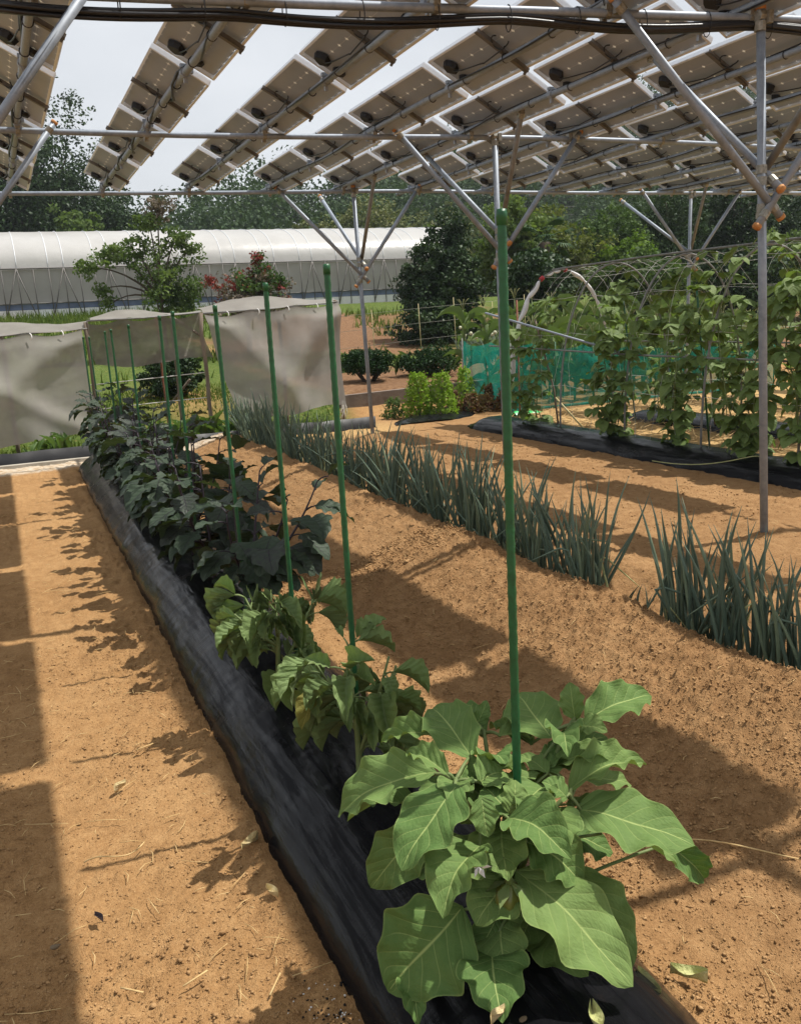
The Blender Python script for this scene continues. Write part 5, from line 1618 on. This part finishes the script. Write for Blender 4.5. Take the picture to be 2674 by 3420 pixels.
HY = [9.15, 8.1, 7.0, 5.95, 4.9]
for i, yc in enumerate(HY):
    lab = 'arched hoop pipe wrapped in white sheet at the end of the bean tunnel' if i == 0 else 'bare arched hoop pipe of the bean tunnel'
    t = thing('tunnel_hoop', (6.3, yc, 0), lab, 'hoop', None if i == 0 else 'bare hoops of the bean tunnel')
    HP = hoop_pts(yc)
    MB().tube(HP, 0.0105, 7).build('pipe', MATS['galvanised_dull'], t)
    if i == 0:
        fine = np.array([np.interp(np.linspace(0, 25, 120), range(26), HP[:, q]) for q in range(3)]).T
        for a_, b_, rad, np_ in ((8, 45, 0.034, 4), (49, 60, 0.018, 2), (66, 97, 0.026, 3)):
            n_ = b_ - a_
            q_ = np.linspace(0, np_ * math.pi, n_)
            rr_ = rad * (0.45 + 0.55 * np.abs(np.sin(q_)) ** 0.7) * (1 + 0.4 * (fbm(np.linspace(0, 9, n_), np.zeros(n_), a_, 3) - 0.5))
            off = np.stack([0.02 * np.abs(np.sin(q_)), 0 * q_, -0.018 * np.abs(np.sin(q_))], 1)
            MB().tube(fine[a_:b_] + off, rr_, 7).build('white_wrap', MATS['white_sheet'], t)
        for a_, b_ in ((45, 48), (62, 64)):
            MB().tube(fine[a_:b_], np.full(b_ - a_, 0.028), 8).build('red_tape', MATS['red_tape'], t)
tag(MB().tube([(6.28, 9.3, 1.87), (6.3, 7.5, 1.885), (6.32, 4.4, 1.87)], 0.011, 7).build('ridge_pipe', MATS['galvanised_dull']), 'thin ridge pipe along the top of the bean tunnel', 'pipe')
tag(MB().tube([(5.60, 9.7, 1.00), (5.60, 7.0, 0.93), (5.58, 4.3, 0.90)], 0.0095, 7).build('side_pipe', MATS['galvanised_dull']), 'thin horizontal pipe along the near side of the bean tunnel', 'pipe')
tag(MB().tube([(7.02, 9.4, 0.98), (7.02, 4.6, 0.95)], 0.0095, 7).build('side_pipe', MATS['galvanised_dull']), 'thin horizontal pipe along the far side of the bean tunnel', 'pipe')
tag(MB().tube([(5.36, 9.35, 1.40), (5.55, 7.1, 0.96)], 0.0125, 8).build('slanting_pipe', MATS['galvanised']), 'straight pipe slanting down across the near side of the bean tunnel', 'pipe')
# climbing net: strings over the hoops and along them
cn = thing('climbing_net', (6.3, 7, 0), 'white string climbing net spread over the bean tunnel hoops', 'net')
for i, a_ in enumerate(np.linspace(0.25, math.pi - 0.25, 9)):
    p = np.array([6.3 - 0.76 * math.cos(a_), -0.05 + 1.91 * math.sin(a_) ** 0.78])
    yy = np.linspace(9.15, 4.4, 14)
    MB().tube(np.stack([p[0] + 0 * yy, yy, p[1] - 0.035 * np.abs(np.sin((yy - 9.15) * 2.95))], 1), 0.0017, 4).build('string', MATS['rope_white'], cn)
for yc in np.arange(4.6, 9.1, 0.33):
    HP = hoop_pts(yc, 18); HP[:, 1] += 0.10 * np.sin(HP[:, 2] * 3 + yc * 7)
    MB().tube(HP, 0.0015, 4).build('string', MATS['rope_white'], cn)
tag(MB().tube([(5.82, 8.55, 0.08), (5.80, 8.6, 0.5), (5.66, 8.75, 1.3)], 0.011, 6).build('support_stick', MATS['grey_wood']), 'grey stick leaning up through the bean nearest the white wrapped hoop', 'stick')
tag(MB().tube([(5.95, 8.2, 0.04), (5.72, 8.45, 0.42)], 0.010, 6).build('support_stick', MATS['bamboo']), 'short bamboo stick propped against the leaning grey stick', 'stick')
for i, (x_, y_) in enumerate(((6.9, 8.6), (7.02, 7.4), (6.0, 6.4), (6.95, 6.1), (5.95, 5.2))):
    tag(MB().tube([(x_ + 0.08, y_, -0.05), (x_ - 0.05, y_ + 0.08, 1.5)], 0.010, 6).build('support_stick', MATS['stake_green' if i % 2 == 0 else 'grey_wood']),
        'green support stick inside the bean tunnel' if i % 2 == 0 else 'grey support stick inside the bean tunnel', 'stick', 'green sticks in the tunnel' if i % 2 == 0 else 'grey sticks in the tunnel')


def bean(x, y, side, h, n_l, seed, label, group=None):
    """vines that climb the tunnel net; side -1 near face, +1 far face"""
    r_ = np.random.default_rng(seed)
    zb = gz1(x, y) + 0.10
    t = thing('bean_plant', (x, y, zb), label, 'bean', group)
    st = MB(); sts = []
    for i in range(5):
        hh = h * r_.uniform(0.7, 1.0)
        zz = np.linspace(0, 1, 12)
        zv = zb - 0.03 + zz * hh
        s_ = np.clip((zv + 0.05) / 1.91, 0, 0.999) ** (1 / 0.78)
        xw = 6.3 + side * 0.76 * np.sqrt(1 - s_ ** 2)
        xv = x * (1 - smooth(0, 0.35, zz)) + (xw + r_.normal() * 0.07) * smooth(0, 0.35, zz)
        yv = y + (i - 2) * 0.20 * zz + 0.05 * np.sin(zz * 9 + i * 2) + r_.normal() * 0.03
        p = np.stack([xv, yv, zv], 1); st.tube(p, np.linspace(0.006, 0.003, 12), 5); sts.append(p)
    for i in range(n_l):
        p = sts[i % 5]; q = p[min(11, int(1 + 10.9 * r_.uniform() ** 0.9))]
        a = r_.uniform(0, 6.28)
        d = np.array([math.cos(a) * 0.9 + side * 0.25, math.sin(a), 0]); d /= np.linalg.norm(d)
        b = q + d * r_.uniform(0.03, 0.10) + [0, 0, r_.uniform(-0.03, 0.04)]
        for f_ in range(3 if r_.uniform() < 0.35 else 2):
            af = a + (f_ - 1) * 1.25 + r_.normal() * 0.2
            L = r_.uniform(0.085, 0.14)
            tp = b + np.array([math.cos(af), math.sin(af), -r_.uniform(0.2, 1.3)]) * L * 0.8
            if tp[2] < 0.06: continue
            put_leaf(BEAN[r_.integers(0, 5)], b, tp, L * r_.uniform(0.75, 0.95), (math.cos(af) * 0.5 - 0.1, math.sin(af) * 0.5 - 0.15, 0.8), t)
        st.tube([q, (q + b) / 2 + [0, 0, 0.01], b], 0.0022, 4)
    st.build('vine', MATS['stem_green'], t)


bean(5.68, 8.75, -1, 1.5, 95, 901, 'climbing bean on the near net beside the white wrapped hoop')
bean(5.60, 7.20, -1, 1.8, 155, 902, 'climbing bean on the near net at the foot of the slanting pipe')
bean(5.62, 6.35, -1, 1.8, 150, 903, 'climbing bean on the near net between the slanting pipe and the near braced post')
bean(5.62, 5.45, -1, 1.85, 150, 904, 'climbing bean on the near net just behind the near braced post')
bean(5.60, 4.85, -1, 1.85, 145, 905, 'climbing bean on the near net past the near braced post')
bean(7.0, 8.2, 1, 1.6, 80, 906, 'climbing bean on the far side of the tunnel', 'beans on the far side of the tunnel')
bean(7.0, 7.2, 1, 1.75, 95, 907, 'climbing bean on the far side of the tunnel', 'beans on the far side of the tunnel')
bean(7.0, 6.2, 1, 1.8, 95, 908, 'climbing bean on the far side of the tunnel', 'beans on the far side of the tunnel')
th = np.linspace(0, 1, 16)
tag(MB().tube(np.stack([5.45 - 0.32 * th, 5.2 + 0.75 * th - 0.2 * np.sin(th * 4), 0.16 - 0.10 * th + 0.03 * np.sin(th * 6)], 1), 0.004, 5).build('trailing_vine', MATS['pale_leaf']), 'single pale vine trailing over the film below the beans', 'vine')
P = np.zeros((8, 10, 3))
for i in range(8):
    for j in range(10):
        P[i, j] = (6.3 + 0.05 * j, 10.25 + 0.035 * i, 0.03 + 0.05 * math.sin(i * 0.9) * math.sin(j * 0.6 + 1) ** 2)
plain_mat('bright_green_bag', (0.02, 0.35, 0.08), (0.05, 0.5, 0.14), 12, 0.4, 0.5)
tag(MB().grid(P).build('green_bag', MATS['bright_green_bag']), 'crumpled bright green plastic lying by the teal net corner', 'plastic')

# ================================================================ LITTER AND CLODS
r = np.random.default_rng(1234)
# clods: far too many to count
ico = [(0, 0, 1), (0.89, 0, 0.45), (0.28, 0.85, 0.45), (-0.72, 0.53, 0.45), (-0.72, -0.53, 0.45), (0.28, -0.85, 0.45), (0.72, 0.53, -0.45), (-0.28, 0.85, -0.45), (-0.89, 0, -0.45), (-0.28, -0.85, -0.45), (0.72, -0.53, -0.45), (0, 0, -1)]
icf = [(0, 1, 2), (0, 2, 3), (0, 3, 4), (0, 4, 5), (0, 5, 1), (1, 6, 2), (2, 7, 3), (3, 8, 4), (4, 9, 5), (5, 10, 1), (6, 7, 2), (7, 8, 3), (8, 9, 4), (9, 10, 5), (10, 6, 1), (11, 7, 6), (11, 8, 7), (11, 9, 8), (11, 10, 9), (11, 6, 10)]
ico = np.array(ico); icf = np.array(icf)
OCT = np.array([(1, 0, 0), (0, 1, 0), (-1, 0, 0), (0, -1, 0), (0, 0, 1), (0, 0, -1)], float)
OCF = np.array([(0, 1, 4), (1, 2, 4), (2, 3, 4), (3, 0, 4), (1, 0, 5), (2, 1, 5), (3, 2, 5), (0, 3, 5)])


def blobs(name, X, Y, size, mat, seed, label, cat, sink=0.3, zoff=0.0, octa=False):
    SH, SF = (OCT, OCF) if octa else (ico, icf)
    nv_ = len(SH)
    r_ = np.random.default_rng(seed)
    n_ = len(X)
    Z = gz(X, Y) + zoff
    # sit on the roughened ground
    til = (1 - smooth(9, 16, Y)) * (1 - smooth(5.0, 5.6, X))
    lum = fbm(X * 45, Y * 45, 21, 3, 0.6); cl_ = smooth(0.35, 0.7, fbm(X * 2.3, Y * 2.3, 44, 3)); bk = bell(X, onion_x(Y) - 0.2, 0.45)
    Z = Z + til * (0.022 * (fbm(X * 9, Y * 9, 3, 3) - 0.5) + (0.020 + 0.035 * cl_ + 0.03 * bk) * np.maximum(0, lum - 0.44))
    sc = size[:, None] * r_.uniform(0.65, 1.25, (n_, 3)); sc[:, 2] *= 0.75
    jit = 1 + 0.28 * r_.normal(size=(n_, nv_, 1))
    a = r_.uniform(0, 6.28, n_); ca, sa = np.cos(a)[:, None], np.sin(a)[:, None]
    Q = SH[None] * jit * sc[:, None, :]
    Vv = np.stack([Q[..., 0] * ca - Q[..., 1] * sa + X[:, None], Q[..., 0] * sa + Q[..., 1] * ca + Y[:, None], Q[..., 2] + (Z + size * (1 - sink) * 0.5)[:, None]], -1).reshape(-1, 3)
    F = (SF[None] + (np.arange(n_) * nv_)[:, None, None]).reshape(-1, 3)
    m_ = bpy.data.meshes.new(name)
    m_.vertices.add(len(Vv)); m_.vertices.foreach_set('co', Vv.astype(np.float32).ravel())
    m_.loops.add(F.size); m_.loops.foreach_set('vertex_index', F.astype(np.int32).ravel())
    m_.polygons.add(len(F)); m_.polygons.foreach_set('loop_start', np.arange(0, F.size, 3, dtype=np.int32)); m_.polygons.foreach_set('loop_total', np.full(len(F), 3, np.int32))
    m_.polygons.foreach_set('use_smooth', np.ones(len(F), bool)); m_.update(calc_edges=True)
    m_.materials.append(MATS[mat])
    return tag(ob(name, m_), label, cat, kind='stuff')


def scatter(n_, y0_, y1_, xa, xb, pw, seed):
    r_ = np.random.default_rng(seed)
    Y_ = y0_ + (y1_ - y0_) * r_.uniform(0, 1, n_) ** pw; X_ = r_.uniform(xa, xb, n_)
    D_ = smooth(0.30, 0.62, fbm(X_ * 2.3, Y_ * 2.3, 44, 3)) * 0.7 + 0.3 + 0.6 * bell(X_, onion_x(Y_) - 0.3, 0.4)
    c_ = row_x(Y_)
    k_ = (r_.uniform(0, 1, n_) < D_) & ((X_ < c_ - 0.31) | (X_ > c_ + 0.30))
    return X_[k_], Y_[k_]


A_ = [scatter(36000, 0.95, 4.2, -0.45, 0.5, 1.5, 2), scatter(90000, 0.95, 4.6, 1.05, 2.45, 1.25, 3), scatter(34000, 2.4, 9.5, 1.1, 5.2, 1.3, 4)]
Xc = np.concatenate([q[0] for q in A_]); Yc = np.concatenate([q[1] for q in A_])
u_ = r.uniform(0, 1, len(Xc))
sz = (0.0016 + 0.0022 * u_ ** 2 + 0.004 * u_ ** 30) * np.where(Yc > 4.2, 1.7, 1.0)
blobs('soil_clods', Xc, Yc, sz, 'clod', 1, 'loose crumbs of orange brown soil on the tilled plot', 'soil', octa=True)
n_ = 230
Xp = row_x(1.35) - 0.35 + r.normal(size=n_) * 0.035; Yp = 1.40 + r.normal(size=n_) * 0.07
blobs('dark_compost', Xp, Yp, 0.0016 + 0.0022 * r.uniform(0, 1, n_), 'charcoal', 2, 'dark potting compost spilled at the film edge', 'compost')
n_ = 120
blobs('perlite_grains', row_x(1.35) - 0.35 + r.normal(size=n_) * 0.04, 1.40 + r.normal(size=n_) * 0.08, 0.001 + 0.0018 * r.uniform(0, 1, n_), 'perlite', 3, 'white perlite grains in the spilled compost', 'perlite', zoff=0.004)
# short straws: loose litter, one mass
m = MB()
for i in range(900):
    q = r.uniform(); y_ = 1.1 + 7.5 * q ** 1.7; x_ = r.uniform(-0.4, 0.45) if r.uniform() < 0.55 else r.uniform(1.15, 4.9)
    L = r.uniform(0.006, 0.030) if r.uniform() < 0.9 else r.uniform(0.03, 0.07)
    a = r.uniform(0, 6.28); z_ = gz1(x_, y_) + 0.016
    d = np.array([math.cos(a) * L, math.sin(a) * L, r.normal() * 0.003]); c_ = np.array([x_, y_, z_]); k_ = np.array([-math.sin(a), math.cos(a), 0]) * L * r.normal() * 0.15
    m.tube([c_ - d, c_ + k_ + [0, 0, 0.002], c_ + d], [0.0009, 0.0012, 0.0008], 4)
tag(m.build('straw_bits', MATS['straw']), 'short bits of dry straw strewn over the soil', 'straw', kind='stuff')
m = MB()
for i in range(3600):
    x_ = r.uniform(5.9, 9.5); y_ = r.uniform(3.6, 10.4)
    if abs(x_ - 7.35) < 0.3 and y_ < 9: continue
    L = r.uniform(0.04, 0.14); a = r.normal() * 0.7 + 0.4; z_ = gz1(x_, y_) + r.uniform(0.0, 0.05)
    d = np.array([math.cos(a) * L, math.sin(a) * L, r.normal() * 0.02]); c_ = np.array([x_, y_, z_])
    m.tube([c_ - d, c_ + d], 0.003, 3, False)
tag(m.build('straw_mulch', MATS['straw']), 'loose straw mulch spread under the bean tunnel', 'straw', kind='stuff')
tag(MB().tube(np.stack([1.35 + 0.32 * th, 1.62 - 0.22 * th + 0.03 * np.sin(th * 5), 0.03 + 0.02 * np.sin(th * 3)], 1), 0.0022, 5).build('long_straw', MATS['straw']), 'long curved straw lying on the soil to the right of the pale eggplant', 'straw')
tag(MB().tube(np.stack([0.03 + 0.16 * th, 2.24 + 0.10 * th + 0.05 * np.cos(th * 4), 0.025 + 0.004 * np.sin(th * 3)], 1), 0.002, 5).build('long_straw', MATS['straw']), 'long curved straw lying on the left path', 'straw')
STR = [(0.21, 1.72, 0.3), (0.25, 1.55, -0.5), (0.36, 1.62, 0.9), (0.08, 1.75, -0.8), (0.28, 2.9, 0.2), (0.33, 1.47, 0.1)]
for x_, y_, a in STR:
    z_ = gz1(x_, y_) + 0.02
    tag(MB().tube([(x_ - 0.03 * math.cos(a), y_ - 0.03 * math.sin(a), z_), (x_ + 0.03 * math.cos(a), y_ + 0.03 * math.sin(a), z_ + 0.004)], 0.0022, 5).build('straw_piece', MATS['straw']), 'straight pale straw piece lying on the left path', 'straw', 'straw pieces on the left path')


def crumpled(x, y, L, mat, seed, label, z=None):
    r_ = np.random.default_rng(seed); nn = 9
    P = np.zeros((nn, nn, 3)); a = r_.uniform(0, 6.28)
    for i in range(nn):
        for j in range(nn):
            t_, s_ = i / (nn - 1), (j / (nn - 1) - 0.5) * 2
            w = 0.2 * math.sin(math.pi * (0.05 + 0.9 * t_)) * L
            lx, ly = t_ * L, s_ * w
            lz = 0.30 * L * (s_ ** 2) + 0.09 * L * math.sin(5 * t_ + seed) * math.cos(3 * s_ + seed) + 0.012
            P[i, j] = (x + lx * math.cos(a) - ly * math.sin(a), y + lx * math.sin(a) + ly * math.cos(a), (gz1(x, y) if z is None else z) + lz + 0.008)
    o = tag(MB().grid(P).build('dead_leaf', MATS[mat]), label, 'leaf')
    return o


crumpled(0.42, 2.13, 0.062, 'dry_leaf', 3, 'curled pale dead leaf with holes beside the mulch film')
crumpled(0.43, 1.93, 0.050, 'dry_leaf', 5, 'shrivelled tan dead leaf against the mulch film')
crumpled(0.19, 2.68, 0.056, 'dry_leaf', 7, 'torn pale dry leaf lying on the left path')
crumpled(0.05, 2.02, 0.037, 'dark_dry_leaf', 8, 'dark shrivelled leaf lying on the left path')
crumpled(1.10, 1.24, 0.074, 'pale_leaf', 9, 'pale yellow fallen leaf on the soil at the film edge')
crumpled(0.98, 1.13, 0.068, 'pale_leaf', 12, 'pale wilted fallen leaf on the film edge below the pale eggplant', 0.09)
crumpled(0.80, 1.10, 0.062, 'leaf_wilted' if False else 'pale_leaf', 15, 'fallen pale green leaf on the film below the eggplant fruit', 0.17)
crumpled(0.66, 1.16, 0.043, 'dry_leaf', 16, 'dry tan leaf on the film in front of the eggplant stem', 0.18)


def pebble(x, y, z, s, label, seed):
    r_ = np.random.default_rng(seed)
    m_ = MB(); m_.add(ico * (1 + 0.24 * r_.normal(size=(12, 1))) * np.array([s * 1.35, s * 1.05, s * 0.62]) + [x, y, z], [tuple(f_) for f_ in icf])
    o = tag(m_.build('pebble', MATS['stone']), label, 'stone')
    md = o.modifiers.new('round', 'SUBSURF'); md.levels = 2; md.render_levels = 2
    return o


pebble(0.725, 1.125, 0.170, 0.017, 'larger rounded stone holding the mulch film below the pale eggplant', 4)
pebble(0.695, 1.15, 0.172, 0.014, 'smaller brown stone holding the mulch film below the pale eggplant', 6)
pebble(-0.06, 1.98, 0.02, 0.012, 'small pale stone in the shaded part of the left path', 9)

# ================================================================ SUMMER HAZE
hz = MB(); hz.box((40, 88, 14.5), (420, 240, 33.0))
k = NT('haze')
pv = k.n('VolumePrincipled')
pv.inputs['Color'].default_value = (0.80, 0.87, 0.95, 1)
pv.inputs['Density'].default_value = 0.0006
pv.inputs['Anisotropy'].default_value = 0.2
k.l(pv.outputs['Volume'], k.out.inputs['Volume'])
tag(hz.build('haze', MATS['haze'], None, False), 'thin pale summer haze over the whole plot and hillside', 'haze', kind='stuff')
